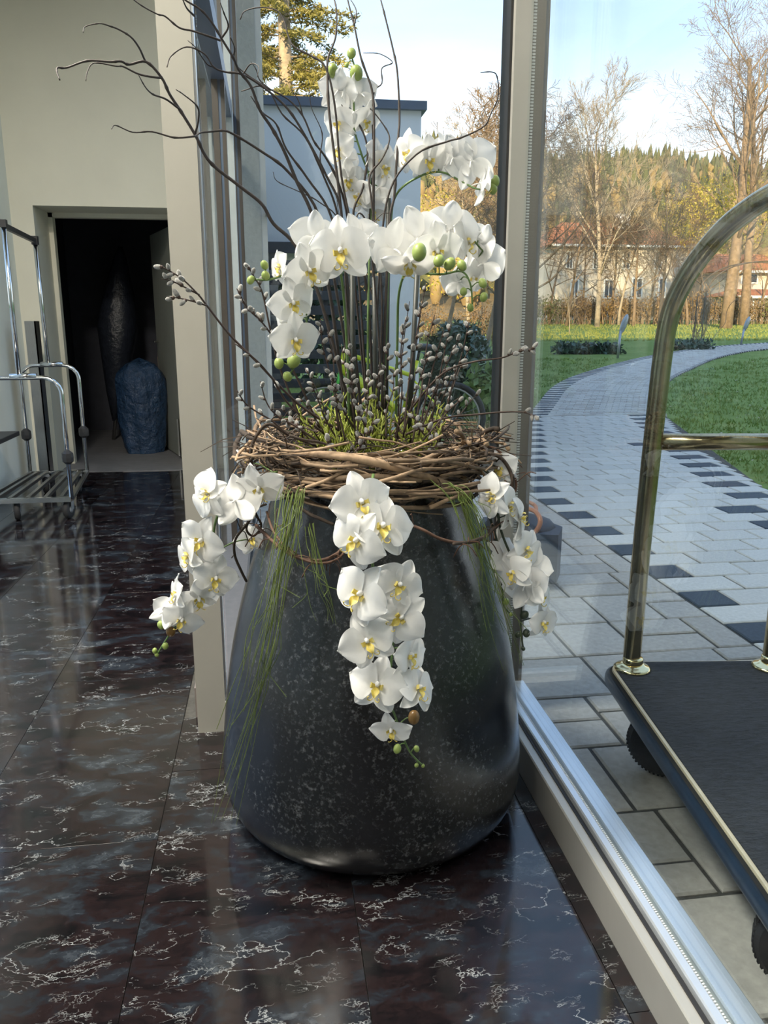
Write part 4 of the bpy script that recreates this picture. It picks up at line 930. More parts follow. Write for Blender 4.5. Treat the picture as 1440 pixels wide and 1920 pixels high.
# nest of dried vines round the rim
g = random.Random(77)
t = thing('vine_nest', 'thick nest of dried brown vine sticks round the neck of the pot', 'nest', (PX, PY, .86))
NS = 210
for i in range(NS):
    th = g.random() * 6.283; ang = g.uniform(.5, 1.9); n = 9; R0 = g.uniform(.225, .292); tb = g.random() * 6.283
    z0 = .905 + .042 * math.sin(tb) + g.uniform(-.01, .01); R0 = .262 + .036 * math.cos(tb) + g.uniform(-.008, .008)
    sl_, rb = g.gauss(0, .028), g.gauss(0, .022); rd = g.choice((.0018, .0025, .0034, .0046, .006)) ; pts = []; rr = []
    for k in range(n):
        s = k / (n - 1); a = th + ang * (s - .5); q = R0 + rb * (2 * s - 1) + .012 * math.sin(s * 7 + tb) + .05 * (s - .5) ** 2 * 4 * .4
        pts.append((PX + q * math.cos(a), PY + q * math.sin(a), z0 + sl_ * (2 * s - 1) + .006 * math.sin(s * 9 + th))); rr.append(rd * (1 - .45 * s) * (.85 + .3 * g.random()))
    part('vine_stick', MB().tube(pts, rr, 6), M['neststick'] if i % 5 else M['nestdark'], t, True)
for (xs_, w_) in (([(505, 866), (560, 868), (640, 872), (700, 871)], .006), ([(545, 851), (620, 853), (690, 864), (760, 882), (830, 905), (855, 912)], .009), ([(495, 926), (560, 925), (610, 930), (650, 938)], .005), ([(735, 951), (790, 952), (840, 948), (880, 944)], .005), ([(660, 868), (760, 866), (850, 876), (895, 888)], .0065), ([(520, 906), (600, 900), (700, 893), (800, 900), (890, 885)], .006)):
    pts = crv([D(x, y, PY - .30 + .42 * ((x - 700) / 210) ** 2 * .55) for x, y in xs_], 4)
    part('vine_stick', MB().tube(pts, [w_ * (1 - .4 * abs(2 * i / (len(pts) - 1) - 1) ** 3) for i in range(len(pts))], 7), M['neststick'], t, True)
mb = MB()
for i in range(420):
    a = g.random() * 6.283; q = g.uniform(.14, .29); b_ = Vector((PX + q * math.cos(a), PY + q * math.sin(a), g.uniform(.885, .96))); d = Vector((g.gauss(0, 1), g.gauss(0, 1), g.gauss(0, .45))).normalized(); L = g.uniform(.04, .13)
    mb.tube([b_, b_ + d * L * .5 + Vector((0, 0, .01)), b_ + d * L], [.0016, .0014, .0008], 3, False)
part('fine_twigs', mb, M['nestdark'], t, kind='stuff')
# dark loops of vine hanging from the nest
def vine(label, px, Ys, r=.0035, m='vine', extra=0, seed=0):
    P = crv([D(x, y, Y) for (x, y), Y in zip(px, Ys)], 6); mb = MB(); mb.tube(P, r, 6); g = random.Random(seed)
    for k in range(extra):
        i = g.randrange(2, len(P) - 2); d = Vector((g.gauss(0, 1), g.gauss(0, .6), g.gauss(0, 1))).normalized() * g.uniform(.02, .06); mb.tube(crv([P[i], P[i] + d * .6 + Vector((0, 0, .01)), P[i] + d], 3), r * .4, 4)
    return solo('vine_loop', mb, M[m], label, 'vine', True, None, P[0])
def arc(n, a, b): return [a + (b - a) * i / (n - 1) for i in range(n)]
vine('thin dark vine loop bulging left of the nest above the left orchids', [(520, 870), (490, 850), (470, 862), (462, 885), (475, 905), (470, 930)], [1.72] * 6, .0035, 'nestdark', 5, 1)
vine('dark vine arching over the left rim of the nest', [(540, 815), (505, 795), (482, 815), (470, 850), (478, 890), (500, 905)], [1.75] * 6, .004, 'nestdark', 4, 2)
vine('dark vine hanging in a hook beside the left face of the pot', [(490, 940), (465, 980), (442, 1010), (440, 1040), (452, 1070), (462, 1090)], [1.68, 1.66, 1.66, 1.68, 1.70, 1.72], .0030, 'nestdark', 4, 3)
vine('red brown vine sagging across the left front of the pot', [(480, 985), (520, 1022), (560, 1046), (605, 1050), (640, 1032), (650, 1010)], [1.66, 1.58, 1.53, 1.50, 1.52, 1.54], .0038, 'vine', 14, 4)
vine('second red brown vine twisted along the sagging one', [(500, 960), (515, 1000), (550, 1040), (600, 1056), (638, 1044), (662, 1000)], [1.64, 1.57, 1.52, 1.49, 1.51, 1.54], .0028, 'vine', 10, 5)
vine('red brown vine crossing the right front of the pot', [(745, 975), (790, 992), (825, 1010), (865, 1018), (905, 1010), (935, 985)], [1.54, 1.50, 1.50, 1.52, 1.58, 1.66], .0034, 'vine', 10, 6)
vine('black vine sweeping below the right rim to the orchids', [(850, 1020), (880, 1016), (915, 1002), (935, 975), (925, 950)], [1.50, 1.53, 1.58, 1.64, 1.68], .0036, 'nestdark', 5, 7)
vine('dark vine arching over the right orchids to the window post', [(870, 870), (905, 852), (935, 856), (955, 880), (962, 910), (958, 925), (950, 945)], [1.70, 1.72, 1.72, 1.72, 1.70, 1.7, 1.7], .0042, 'nestdark', 5, 8)
vine('thin vine loop right of the nest before the window post', [(880, 850), (920, 838), (950, 862), (968, 905), (962, 930)], [1.76, 1.76, 1.75, 1.73, 1.72], .003, 'vine', 5, 9)
vine('tangle of fine black vine left of the pot neck', [(505, 920), (485, 930), (478, 960), (490, 985), (475, 1005), (462, 990), (480, 955), (500, 945)], [1.7] * 8, .0026, 'nestdark', 16, 10)
# ================================================================== ORCHIDS
def petal_me(name, L, Wd, kind, seed, mt):
    g = random.Random(seed); nu, nv = 10, 8; v = []; f = []; b1, b2, b3 = g.uniform(-.1, .1), g.uniform(-.5, .5), g.uniform(0, 6)
    for i in range(nu + 1):
        u = math.sin(math.pi / 2 * i / nu)
        hw = Wd * (max(math.sin(math.pi * min(1, u) ** (.80 if kind == 'petal' else .85)), 0) ** (.5 if kind == 'petal' else .6)) if 0 < u < 1 else Wd * (.14 if u == 0 else .03)
        if kind == 'petal' and u < .25: hw *= .35 + .65 * u / .25 
        for j in range(nv + 1):
            w_ = 2 * j / nv - 1; x = L * (u - (.10 * w_ * w_ * u if kind == 'petal' else 0)); y = hw * w_
            z = -.18 * L * u * u + .10 * L * math.sin(u * 3.1) + .09 * Wd * w_ * w_ * (1 if kind == 'petal' else 2) * (1 - 2 * u * b2) + .0022 * math.sin(5 * w_ + b3) * u + b1 * y * u
            v.append((x, y, z))
    for i in range(nu):
        for j in range(nv): a = i * (nv + 1) + j; f.append((a, a + 1, a + nv + 2, a + nv + 1))
    return MB().add(v, f).mesh(name, mt, True)
def xf(me, rotz, tilt=0, z=0, sc=1):
    Mx = Matrix.Translation((0, 0, z)) @ Matrix.Rotation(rotz, 4, 'Z') @ Matrix.Rotation(-tilt, 4, 'Y') @ Matrix.Scale(sc, 4)
    m2 = me.copy(); m2.transform(Mx); return m2
def lip_me():
    mb = MB(); 
    for s in (-1, 1):
        v = []; 
        for i in range(6):
            u = i / 5
            for j in range(4): w_ = j / 3 - .5; v.append((s * (.003 + .010 * math.sin(u * 2.4)), -.004 + .010 * w_ + .004 * u, .004 + .015 * u))
        mb.add(v, [(i * 4 + j, i * 4 + j + 1, i * 4 + j + 5, i * 4 + j + 4) for i in range(5) for j in range(3)])
    v = []
    for i in range(7):
        u = i / 6; hw = (.003, .006, .0085, .0075, .0055, .0035, .0015)[i]
        for j in range(4): w_ = 2 * j / 3 - 1; v.append((hw * w_, -.004 - .020 * u, .006 + .012 * math.sin(u * 2.2) + .003 * w_ * w_))
    mb.add(v, [(i * 4 + j, i * 4 + j + 1, i * 4 + j + 5, i * 4 + j + 4) for i in range(6) for j in range(3)])
    for s in (-1, 1): mb.tube(crv([(s * .001, -.023, .014), (s * .004, -.029, .016), (s * .010, -.030, .020), (s * .012, -.025, .024), (s * .009, -.022, .026)], 4), [.0011] * 16 + [.0005], 4)
    return mb.mesh('lip', M['lip'], True)
LIP = lip_me()
COLM = MB().ball((0, .002, .008), .0048, .0058, .010, 10, 7).tube(crv([(0, 0, 0), (0, -.002, -.012), (0, -.010, -.028)], 3), .0018, 5).mesh('flower', M['petal'], True)
VAR = []
for s in range(4):
    pt = petal_me('petal', .062, .0375, 'petal', s, M['petal']); pt2 = petal_me('petal', .062, .0375, 'petal', s + 20, M['petal'])
    sp = petal_me('sepal', .060, .0205, 'sepal', s + 40, M['petal']); tl = (.05, .16, -.06, .24)[s]
    VAR.append([('petal', xf(pt, R_(8), tl, .002)), ('petal', xf(pt2, R_(172), tl * .7, .0022)), ('sepal', xf(sp, R_(90), tl * .5, -.002)), ('sepal', xf(sp, R_(-128), -.05, -.003)), ('sepal', xf(sp, R_(-52), tl * .4, -.0025))])
FN = [0]
def flower(par, px, py, Y, wpx, yaw=0, pitch=0, roll=0, var=None):
    p = D(px, py, Y); sc = wpx / F * vdist(p) / .122; FN[0] += 1
    c = (EYE - p).normalized(); r = RT - c * RT.dot(c); r.normalize(); u = c.cross(r)
    ya, pi_ = R_(yaw), R_(pitch); n = (c * math.cos(ya) * math.cos(pi_) + r * math.sin(ya) * math.cos(pi_) + u * math.sin(pi_)).normalized()
    up_ = u - n * u.dot(n); up_ = up_.normalized() if up_.length > .05 else r.copy(); up_.rotate(Matrix.Rotation(R_(roll), 3, n)); x = up_.cross(n)
    Mx = Matrix((x, up_, n)).transposed().to_4x4(); Mx.translation = p - WL[par.name]
    o = link('flower', COLM, par); o.matrix_local = Mx @ Matrix.Scale(sc, 4)
    for nm, me in VAR[(FN[0] if var is None else var) % 4]: link(nm, me, o)
    link('lip', LIP, o); return p
BUD = {k: MB().ball((0, 0, 0), 1, 1, 1.25, 12, 9).mesh('bud', M[k], True) for k in ('bud', 'budbrown')}
BUD['dark'] = MB().ball((0, 0, 0), 1, 1, 1.2, 12, 9).mesh('bud', M['stemdark'], True)
def spray(label, stems, fl, buds, base, mstem='stem', r=.0032):
    t = thing('orchid_spray', label, 'orchid', D(*base)); g = random.Random(len(label)); SP = []
    for st in stems:
        P = crv([D(*p) for p in st], 6); SP += P; part('stem', MB().tube(P, [r * (1 - .45 * i / len(P)) for i in range(len(P))], 7), M[mstem], t, True)
    ped = MB()
    for a in fl:
        p = flower(t, *a); q = min(SP, key=lambda s: (s - p).length)
        if (q - p).length < .16:
            c = (p - EYE).normalized() * .012; ped.tube(crv([q, q.lerp(p, .5) + c + Vector((0, 0, .008)), p + c], 3), .0016, 5)
    for b in buds:
        p = D(*b[:3]); k = b[4] if len(b) > 4 else 'bud'; rr = b[3] / F * vdist(p)
        o = link('bud', BUD[k], t); o.location = p - WL[t.name]; o.scale = (rr,) * 3; o.rotation_euler = (g.uniform(-.6, .6), g.uniform(-.6, .6), 0)
        q = min(SP, key=lambda s: (s - p).length)
        if (q - p).length < .1: ped.tube(crv([q, q.lerp(p, .5) + Vector((0, 0, .006)), p], 3), .0013, 5)
    if ped.v: part('pedicels', ped, M[mstem], t, True)
    return t
YC = 1.43
spray('white orchid cascade hanging down the front of the black pot', [[(700, 890, 1.53), (694, 935, 1.47), (697, 1010, YC), (700, 1065, YC), (722, 1120, YC), (737, 1200, YC), (728, 1300, YC), (742, 1345, YC), (757, 1385, YC), (770, 1412, YC), (793, 1436, YC)]],
  [(677, 941, 1.425, 122, 12, -5, 18, 0), (717, 987, 1.405, 128, 12, 5, -6, 2), (671, 1012, 1.40, 122, -30, -12, -38, 0), (679, 1113, 1.41, 128, -34, -8, -40, 1), (748, 1096, 1.42, 106, 14, -8, -28, 2), (753, 1157, 1.415, 110, -8, -10, -52, 0), (688, 1201, 1.405, 116, 4, -12, 28, 1), (765, 1228, 1.42, 98, 56, -10, 8, 3), (708, 1284, 1.405, 116, -6, -6, -14, 0), (782, 1290, 1.41, 100, 42, 6, -8, 2), (734, 1366, 1.41, 84, -10, -48, 6, 3)],
  [(776, 1345, YC, 11, 'budbrown'), (745, 1404, YC, 7.5), (781, 1404, YC, 5.5), (781, 1435, YC, 4), (793, 1436, YC, 3.5)], (700, 890, 1.53))
YL = 1.66
spray('white orchid cascade hanging left of the pot before the grey pier', [[(520, 885, 1.68), (480, 896, YL), (435, 930, YL), (405, 975, YL), (398, 1040, YL), (393, 1095, YL), (358, 1142, YL), (325, 1180, YL), (308, 1205, YL), (294, 1228, YL)]],
  [(388, 926, 1.64, 100, -52, 0, 74, 0), (442, 940, 1.63, 108, 165, -15, -8, 1), (487, 913, 1.64, 104, -18, -42, 12, 2), (380, 1012, 1.64, 104, -38, -20, -32, 1), (355, 1040, 1.65, 88, -64, -8, 30, 3), (404, 1083, 1.64, 92, 8, -24, -12, 0), (334, 1112, 1.66, 76, -72, 0, 10, 3), (373, 1119, 1.65, 92, 10, -52, 14, 2), (342, 1160, 1.65, 84, -12, -38, -26, 0), (311, 1146, 1.66, 70, 150, 0, 30, 1), (470, 1010, 1.80, 66, 10, -10, 20, 2), (458, 868, 1.82, 60, 60, 30, 0, 3)],
  [(302, 1172, YL, 7), (320, 1184, YL, 9, 'budbrown'), (310, 1211, YL, 6), (290, 1220, YL, 4.5), (294, 1228, YL, 4)], (520, 885, 1.68))
YR2 = 1.62
spray('white orchid cascade hanging right of the pot before the window post', [[(890, 870, 1.72), (925, 900, 1.68), (937, 985, YR2), (959, 1044, YR2), (971, 1066, YR2), (979, 1107, YR2), (977, 1175, YR2), (981, 1216, YR2)], [(905, 930, 1.66), (929, 1004, 1.65), (935, 1040, 1.65), (941, 1095, 1.65), (945, 1135, 1.65), (958, 1152, 1.65)]],
  [(922, 930, 1.60, 92, -46, -6, 80, 0), (951, 950, 1.62, 92, 70, 0, -60, 1), (973, 972, 1.63, 96, 78, 8, -70, 2), (986, 1030, 1.62, 88, 48, -6, -34, 0), (995, 1062, 1.63, 88, 165, -6, 20, 1), (962, 1072, 1.60, 84, -34, -12, 16, 2), (985, 1098, 1.61, 96, 162, 6, -12, 3), (1011, 1116, 1.62, 80, 62, -4, -30, 1), (1016, 1166, 1.62, 74, 48, -18, 4, 3), (936, 878, 1.74, 78, -10, -12, 20, 2), (944, 1040, 1.64, 78, 40, 10, 50, 0)],
  [(983, 1153, YR2, 8, 'dark'), (972, 1190, YR2, 6, 'dark'), (987, 1187, YR2, 7, 'dark'), (981, 1216, YR2, 4, 'dark'), (949, 1128, 1.65, 6), (958, 1152, 1.65, 4)], (890, 870, 1.72), 'stemdark')
YU = 1.72
spray('white orchid spray arching left above the nest with green buds', [[(655, 800, 1.84), (650, 640, 1.82), (640, 520, 1.78), (620, 455, YU), (585, 470, YU), (565, 540, YU), (575, 600, YU), (565, 660, YU), (545, 700, YU)], [(590, 500, YU), (545, 512, YU), (505, 524, YU), (480, 524, YU)]],
  [(640, 470, 1.68, 128, -10, -6, 6, 0), (578, 506, 1.69, 106, 24, -14, 22, 1), (548, 566, 1.69, 98, 20, -20, 18, 2), (553, 636, 1.68, 102, 18, -18, 4, 0), (588, 446, 1.74, 104, 160, 10, 10, 1), (527, 500, 1.72, 70, -60, 0, 30, 3), (540, 600, 1.74, 66, -40, -10, 0, 2), (670, 446, 1.76, 92, 165, 0, -20, 3)],
  [(496, 497, YU, 7.5), (498, 517, YU, 8), (470, 525, YU, 7), (523, 681, YU, 9), (551, 676, YU, 12.5), (539, 706, YU, 8.5)], (655, 800, 1.84))
spray('white orchid spray arching right above the nest with hanging green buds', [[(742, 800, 1.84), (745, 640, 1.82), (748, 550, 1.78), (765, 505, 1.74), (790, 512, 1.70), (830, 514, 1.68), (866, 509, 1.68), (882, 533, 1.68), (886, 575, 1.68)], [(760, 505, 1.76), (815, 470, 1.74), (870, 440, 1.74), (905, 470, 1.74)]],
  [(738, 468, 1.68, 118, -150, -6, 10, 0), (768, 490, 1.66, 112, 10, -60, 0, 1), (784, 446, 1.70, 124, 165, 10, -16, 2), (818, 468, 1.68, 108, 20, -26, 10, 0), (843, 432, 1.72, 118, 172, 24, 10, 1), (873, 450, 1.74, 100, 60, 4, -20, 3), (899, 456, 1.75, 86, 140, 0, 40, 2), (906, 496, 1.74, 104, 150, -10, -20, 0), (860, 530, 1.73, 76, -160, -30, 10, 1), (885, 520, 1.75, 70, 30, -20, 0, 3)],
  [(786, 473, 1.60, 14), (823, 489, 1.62, 10.5), (843, 495, 1.63, 10.5), (866, 498, 1.64, 9), (905, 531, 1.68, 8), (869, 547, 1.68, 7), (907, 557, 1.68, 7.5), (882, 577, 1.68, 6.5)], (742, 800, 1.84))
YT = 1.98
spray('tallest white orchid spray rising upright with buds against the sky', [[(690, 800, 1.90), (690, 600, 1.93), (694, 430, YT), (695, 381, YT), (692, 331, YT), (678, 290, YT), (664, 240, YT), (663, 190, YT), (655, 158, YT), (667, 138, YT), (659, 105, YT)]],
  [(634, 170, YT, 82, 160, 8, 14, 0), (676, 176, YT, 75, -160, -4, -16, 1), (636, 228, YT, 77, -34, -18, 10, 2), (684, 224, YT, 72, 40, -24, -10, 3), (636, 278, YT, 79, -40, -10, 20, 0), (704, 290, YT, 68, 60, 10, -20, 1), (652, 335, YT, 75, 10, -24, 4, 2), (720, 312, YT, 79, 30, -10, -14, 0), (673, 365, YT, 73, -30, -10, 14, 1), (712, 352, YT, 72, 150, 0, 0, 3), (700, 396, 2.0, 72, -20, -30, 30, 2), (650, 300, 2.0, 67, 130, 0, 10, 3)],
  [(659, 100, YT, 8.5), (624, 133, YT, 10.5), (668, 138, YT, 12.5), (650, 122, YT, 4)], (690, 800, 1.90))
spray('upper white orchid spray leaning right toward the window post', [[(718, 800, 1.90), (725, 600, 1.92), (732, 430, 1.94), (743, 365, 1.94), (786, 331, 1.92), (829, 323, 1.9), (868, 342, 1.88), (899, 355, 1.86), (925, 345, 1.86)]],
  [(768, 285, 1.92, 86, -40, 0, 10, 0), (803, 297, 1.9, 90, 20, -20, 8, 1), (850, 296, 1.88, 90, 160, 14, -10, 2), (884, 302, 1.86, 106, 168, 8, -20, 0), (902, 344, 1.85, 82, 110, -6, -30, 3), (828, 282, 1.9, 66, 130, 10, 0, 1)],
  [(928, 340, 1.86, 9), (924, 354, 1.86, 8.5)], (718, 800, 1.90))
# stakes
for px0, px1, yt, Y in ((706, 702, 520, 1.86), (664, 660, 480, 1.84), (722, 729, 372, 1.95), (765, 782, 515, 1.84)):
    solo('plant_stake', MB().tube([D(px0, 850, Y), D(px1, yt, Y)], .006, 8), M['bamboo'], 'dark round plant stake at the ' + {706: 'middle of the nest', 664: 'left orchid stem', 722: 'tallest orchid spray', 765: 'right orchid stem'}[px0], 'stake', True, None, D(px0, 850, Y))

# ================================================================== CORKSCREW HAZEL
def hazel(label, lines, Y0, Y1, r0=.0052):
    t = thing('hazel_branch', label, 'branch', D(lines[0][0][0], lines[0][0][1], Y0)); g = random.Random(len(lines) + lines[0][0][0])
    for li, px in enumerate(lines):
        n = len(px); P = crv([D(x, y, Y0 + (Y1 - Y0) * (i / max(n - 1, 1) if li == 0 else .55 + .45 * i / n)) for i, (x, y) in enumerate(px)], 5); m = len(P); ra = r0 * .74 if li == 0 else r0 * .38
        part('main_stem' if li == 0 else 'side_twig', MB().tube(P, [(ra * (1 - .68 * i / m)) * (1.35 if i % 7 == 3 and i > m * .3 else 1) for i in range(m)], 7), M['twigdark'], t, True)
H_ = hazel
H_('twisted hazel branch sweeping far left across the cream wall', [[(660, 780), (600, 560), (555, 462), (513, 420), (491, 383), (453, 352), (404, 314), (383, 289), (367, 255), (339, 209), (318, 177), (303, 146), (274, 116), (242, 121), (227, 115), (206, 116), (164, 114), (125, 127), (108, 127), (107, 137), (112, 150)],
  [(274, 116), (271, 112), (261, 90), (246, 70), (224, 56), (206, 49), (186, 44), (160, 50), (156, 61)], [(303, 146), (289, 145), (260, 139), (231, 125), (217, 124), (177, 118), (164, 134), (161, 152)], [(337, 205), (311, 186), (287, 177), (273, 164), (260, 141)], [(367, 255), (361, 256), (327, 258), (285, 247), (249, 248), (217, 235), (209, 242)], [(366, 250), (372, 225), (370, 200), (345, 178), (330, 168)]], 1.86, 1.66, .0058)
H_('hazel branch crossing behind the left window frames', [[(665, 780), (640, 600), (600, 410), (541, 323), (490, 284), (440, 253), (420, 245), (394, 247), (376, 249), (366, 256)]], 1.9, 1.75)
H_('long hazel branch leaning up left past the dark transom', [[(650, 790), (620, 560), (588, 412), (557, 342), (533, 284), (510, 241), (487, 206), (471, 163), (448, 132), (437, 108), (415, 72), (397, 42), (376, 18), (347, 0), (310, -30)], [(413, 76), (397, 70), (361, 58), (336, 52), (310, 31), (296, 27), (271, 14), (251, 0), (240, -12)], [(415, 72), (428, 50), (420, 25), (413, 5)], [(365, 30), (350, 15), (340, -8)], [(437, 108), (440, 90), (432, 70)]], 1.88, 1.72, .006)
H_('hazel branch curling at its tip before the grey pier', [[(668, 790), (650, 560), (640, 400), (612, 330), (575, 260), (540, 205), (498, 167), (455, 140), (422, 135), (401, 126), (383, 101), (350, 88), (321, 105), (313, 126)], [(455, 140), (470, 120), (485, 125), (482, 145)], [(401, 126), (388, 120), (374, 100), (366, 88), (352, 76)]], 1.92, 1.8, .0045)
H_('hazel branch arching over the conifer', [[(690, 790), (670, 500), (640, 330), (628, 200), (611, 128), (584, 105), (553, 89), (541, 70), (533, 39), (518, 19), (487, 14), (459, 21), (450, 37)]], 1.92, 2.0, .004)
H_('hazel stem rising straight past the top left bud', [[(680, 790), (655, 600), (640, 400), (618, 220), (614, 146), (615, 109), (629, 70), (631, 23), (627, 0), (618, -40)]], 1.9, 2.0)
H_('hazel stem crossing behind the tallest orchids to the top edge', [[(705, 790), (700, 500), (701, 272), (701, 218), (697, 167), (677, 109), (664, 47), (652, 0), (645, -40)], [(664, 47), (668, 20), (655, -5)]], 1.92, 2.02)
H_('hazel stem farthest right, rising to the top edge', [[(715, 790), (722, 600), (730, 420), (739, 369), (743, 311), (747, 253), (749, 218), (745, 136), (736, 89), (720, 23), (714, 0), (705, -40)]], 1.9, 2.0)
H_('fine hazel twig looping beside the tallest orchid spray', [[(692, 420), (699, 300), (699, 183), (716, 156), (716, 128), (736, 117), (712, 101), (681, 99)]], 1.98, 2.02, .0028)
H_('hazel twig curving up right against the bright sky', [[(700, 780), (712, 500), (730, 360), (780, 290), (837, 266), (868, 257), (907, 237), (920, 214), (934, 181), (932, 144), (922, 135), (901, 136)]], 1.88, 1.8, .0036)
H_('hazel stem leaning left across the white building, uppermost of the bundle', [[(690, 790), (668, 560), (652, 412), (634, 342), (611, 296), (588, 264), (568, 218), (541, 187), (506, 167), (463, 140), (440, 120)], [(568, 218), (560, 190), (545, 165)], [(506, 167), (487, 150), (480, 130), (470, 115)]], 1.95, 1.9, .0045)
H_('hazel stem leaning left across the white building with a forked tip', [[(680, 790), (655, 560), (634, 408), (607, 331), (572, 257), (529, 214), (498, 163), (452, 171)], [(607, 331), (600, 295), (604, 250), (584, 202), (580, 163)]], 1.96, 1.9, .0045)
H_('dark hazel stem in the middle of the left leaning bundle', [[(672, 790), (645, 560), (623, 412), (576, 334), (537, 280), (518, 233), (491, 210), (470, 180)]], 1.97, 1.9, .005)
H_('sinuous hazel stem winding between the tallest orchids', [[(700, 790), (690, 560), (662, 412), (681, 350), (689, 280), (673, 233), (650, 210), (640, 196)]], 1.94, 1.98, .005)
H_('hazel stem bowing right beside the tallest orchid spray', [[(708, 790), (716, 560), (697, 381), (693, 331), (715, 300), (728, 272), (728, 249), (704, 214), (690, 200)]], 1.9, 1.97, .0042)
H_('short hazel fork below the upper orchids', [[(720, 780), (705, 560), (690, 430), (672, 400), (664, 440), (668, 465), (690, 478)], [(690, 430), (715, 402), (735, 400)]], 1.82, 1.8, .0036)
H_('thin hazel twig hanging before the building corner', [[(712, 780), (700, 560), (640, 420), (600, 380), (562, 360), (520, 340), (512, 322)], [(640, 420), (632, 380), (634, 350)]], 1.98, 1.95, .0028)

# ================================================================== PUSSY WILLOW
CAT = MB().ball((0, 0, 0), .0045, .0045, .0084, 8, 7).mesh('catkin', M['catkin'], True)
SCL = MB().ball((0, 0, -.0062), .0038, .0038, .0046, 7, 5).mesh('bud_scale', M['scale'], True)
def willow(label, px, Y0, Y1, ncat, group=None, side=(), r0=.0028, frac=.55, seed=0, big=1):
    t = thing('willow_twig', label, 'twig', D(px[0][0], px[0][1], Y0), group); g = random.Random(seed + px[0][0] * 7 + px[-1][0])
    runs = [(px, Y0, Y1, ncat, frac)] + [(s, Y0 + .7 * (Y1 - Y0), Y1, c, .1) for s, c in side]
    for k, (pp_, ya, yb, nc, fr) in enumerate(runs):
        n = len(pp_); P = crv([D(x, y, ya + (yb - ya) * i / (n - 1)) for i, (x, y) in enumerate(pp_)], 6); m = len(P)
        part('stem' if k == 0 else 'side_twig', MB().tube(P, [(r0 if k == 0 else r0 * .6) * (1 - .6 * i / m) for i in range(m)], 5), M['twigbrown'], t, True)
        for j in range(nc):
            s = fr + (1 - fr) * (j + .6 * g.random()) / max(nc, 1); i = min(int(s * (m - 1)), m - 2); q = P[i].lerp(P[i + 1], s * (m - 1) - i); d = (P[i + 1] - P[i]).normalized()
            sd_ = d.orthogonal(); sd_.rotate(Matrix.Rotation(j * 2.6 + g.random(), 3, d)); ax = (d * .75 + sd_ * .65).normalized(); sc = g.uniform(.85, 1.25) * big
            c = link('catkin', CAT, t); Mx = ax.to_track_quat('Z', 'Y').to_matrix().to_4x4(); Mx.translation = q + ax * .0095 * sc - WL[t.name]; c.matrix_local = Mx @ Matrix.Scale(sc, 4); link('bud_scale', SCL, c)
W_ = willow
W_('longest pussy willow twig reaching left across the grey pier', [(640, 810), (560, 758), (480, 677), (430, 627), (387, 572), (372, 553), (340, 522), (300, 498)], 1.8, 1.68, 5, None, [([(374, 553), (345, 538), (322, 527), (303, 523)], 4), ([(388, 573), (365, 566), (340, 560), (313, 556)], 5)], .0034, .82)
W_('pussy willow twig reaching right across the window post', [(745, 800), (800, 730), (840, 694), (890, 678), (940, 671), (973, 659), (1003, 654)], 1.78, 1.66, 6, None, (), .003, .72)
W_('low pussy willow twig pointing right over the window post', [(760, 815), (830, 785), (894, 777), (952, 772), (986, 774), (1011, 784)], 1.75, 1.64, 3, None, (), .003, .78)
W_('pussy willow twig leaning left, its tip at the brown frames', [(610, 815), (544, 761), (511, 711), (480, 675), (440, 644)], 1.8, 1.7, 3, None, (), .003, .4)
W_('short left pussy willow twig with tip beside the pale pillar', [(590, 835), (540, 815), (511, 790), (465, 761), (444, 732)], 1.74, 1.68, 5, None, (), .003, .5)
W_('upright pussy willow twig left of the orchid buds', [(570, 800), (525, 690), (506, 614), (492, 549), (476, 518), (462, 495)], 1.84, 1.78, 7, None, (), .003, .55)
W_('pussy willow twig crossing behind the lower left orchids', [(600, 805), (560, 715), (529, 658), (496, 610), (464, 577), (444, 541)], 1.86, 1.76, 8, None, [([(496, 610), (478, 590), (458, 578)], 3)], .003, .5)
W_('pussy willow twig low at left ending before the pale strip', [(600, 830), (555, 800), (520, 780), (500, 755), (488, 715)], 1.72, 1.7, 5, None, (), .0026, .3)
g = random.Random(99)
tips = [(600, 600), (614, 622), (640, 645), (700, 620), (715, 690), (760, 600), (768, 565), (790, 560), (799, 530), (815, 590), (832, 620), (846, 605), (862, 632), (882, 650), (880, 600), (690, 700), (660, 690), (745, 660), (727, 640), (806, 660), (835, 700), (857, 690), (572, 690), (560, 742), (585, 722), (525, 765), (900, 735), (620, 700), (655, 640), (780, 690), (820, 735), (870, 745), (540, 790), (738, 700), (630, 745), (700, 745), (765, 745), (800, 770), (675, 770), (590, 770)]
for i, (x, y) in enumerate(tips):
    bx = 700 + (x - 700) * .62 + g.uniform(-15, 15); by = 815 + g.uniform(-15, 25); Yb = g.uniform(1.66, 1.98); Yt = Yb + g.uniform(-.06, .06)
    W_('short upright pussy willow twig with silver catkins standing in the nest', [(bx, by), (bx + (x - bx) * .4 + g.uniform(-6, 6), by + (y - by) * .4), (bx + (x - bx) * .75 + g.uniform(-5, 5), by + (y - by) * .75), (x, y)], Yb, Yt, g.choice((4, 5, 6, 7)) if y < 720 else 4, 'short upright pussy willow twigs in the nest', (), .0022, .30, i)
for i in range(7):
    x, y = g.uniform(560, 880), g.uniform(790, 840); W_('short upright pussy willow twig with silver catkins standing in the nest', [(x + g.uniform(-20, 20), y + 25), (x, y + 6), (x + g.uniform(-20, 20), y - 18)], 1.62 + g.random() * .1, 1.60 + g.random() * .1, 4, 'short upright pussy willow twigs in the nest', (), .002, .1, 100 + i)
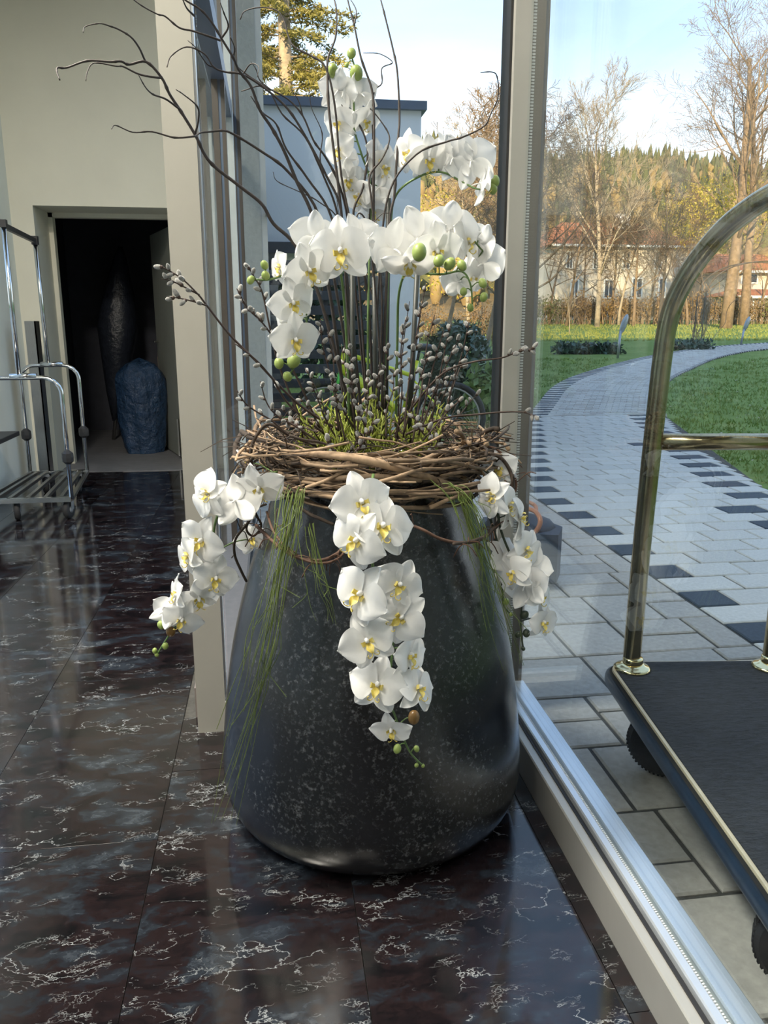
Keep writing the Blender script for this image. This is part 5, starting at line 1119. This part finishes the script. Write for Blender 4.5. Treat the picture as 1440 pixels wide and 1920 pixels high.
# yellow green tuft
t = thing('green_tuft', 'tuft of yellow green succulent shoots growing inside the vine nest', 'plant', (PX, PY, .89))
for k in range(95):
    a = g.random() * 6.283; q = .17 * math.sqrt(g.random()); b_ = Vector((PX + q * math.cos(a) - .01, PY + q * math.sin(a), .89)); hh = g.uniform(.07, .19) * (1.1 - q * 2.0); mb = MB()
    d = Vector((g.gauss(0, .25), g.gauss(0, .25), 1)).normalized(); mb.tube([b_, b_ + d * hh * .5, b_ + d * hh], [.0022, .002, .0012], 5)
    for j in range(9):
        c = b_ + d * hh * (.2 + .8 * j / 9); e_ = Vector((math.cos(j * 2.4 + k), math.sin(j * 2.4 + k), .8)).normalized() * g.uniform(.012, .024); mb.tube([c, c + e_ * .6, c + e_ + Vector((0, 0, .004))], [.0016, .0022, .0006], 4, False)
    part('shoot', mb, M['tuft'], t, True)
# ================================================================== TRAILING GRASS
def trail(label, n, top, mid, low, Yt, Yl, spread_t, spread_l, seed, curl=6):
    g = random.Random(seed); t = thing('trailing_grass', label, 'grass', D(top[0], top[1], Yt))
    for i in range(n):
        f_ = .35 + .65 * g.random() if i > 4 else 1; a = g.gauss(0, 1); P = []
        for s in (0, .2, .4, .6, .8, 1):
            s_ = s * f_; q = [(1 - s_) ** 2 * top[k] + 2 * s_ * (1 - s_) * mid[k] + s_ * s_ * low[k] for k in (0, 1)]; sp = spread_t + (spread_l - spread_t) * s_
            P.append(D(q[0] + a * sp + g.gauss(0, 1) * curl * s_, q[1] + g.gauss(0, 4), Yt + (Yl - Yt) * min(1, s_ * 1.6) - .006 + g.uniform(-.006, .004)))
        P = crv(P, 4); m = len(P); mb = MB().tube(P, [.0011 * (1 - .6 * k / m) for k in range(m)], 4, False)
        if g.random() < .6:
            j = int(m * .55); d = P[j + 1] - P[j]; mb.tube(crv([P[j], P[j] + d * 2.5 + RT * g.gauss(0, .012), P[j] + d * 5 + RT * g.gauss(0, .02)], 3), .0008, 3, False)
        part('grass_blade', mb, M['grassblade'], t, True)
trail('long green trailing grass hanging down the left of the pot', 26, (556, 925), (525, 1120), (425, 1540), 1.56, 1.455, 10, 10, 1, 9)
trail('green trailing grass over the right shoulder of the pot', 19, (860, 925), (905, 1060), (968, 1250), 1.60, 1.56, 9, 12, 2, 7)
trail('few short grass blades hanging at the pot centre left', 9, (585, 985), (600, 1080), (632, 1170), 1.50, 1.475, 8, 10, 3, 6)
trail('fine grass blades falling from the left rim of the pot', 7, (560, 915), (545, 960), (540, 1060), 1.54, 1.50, 16, 22, 4, 8)
trail('fine grass blades falling from the right rim of the pot', 8, (830, 905), (880, 925), (900, 1040), 1.55, 1.52, 14, 18, 5, 8)
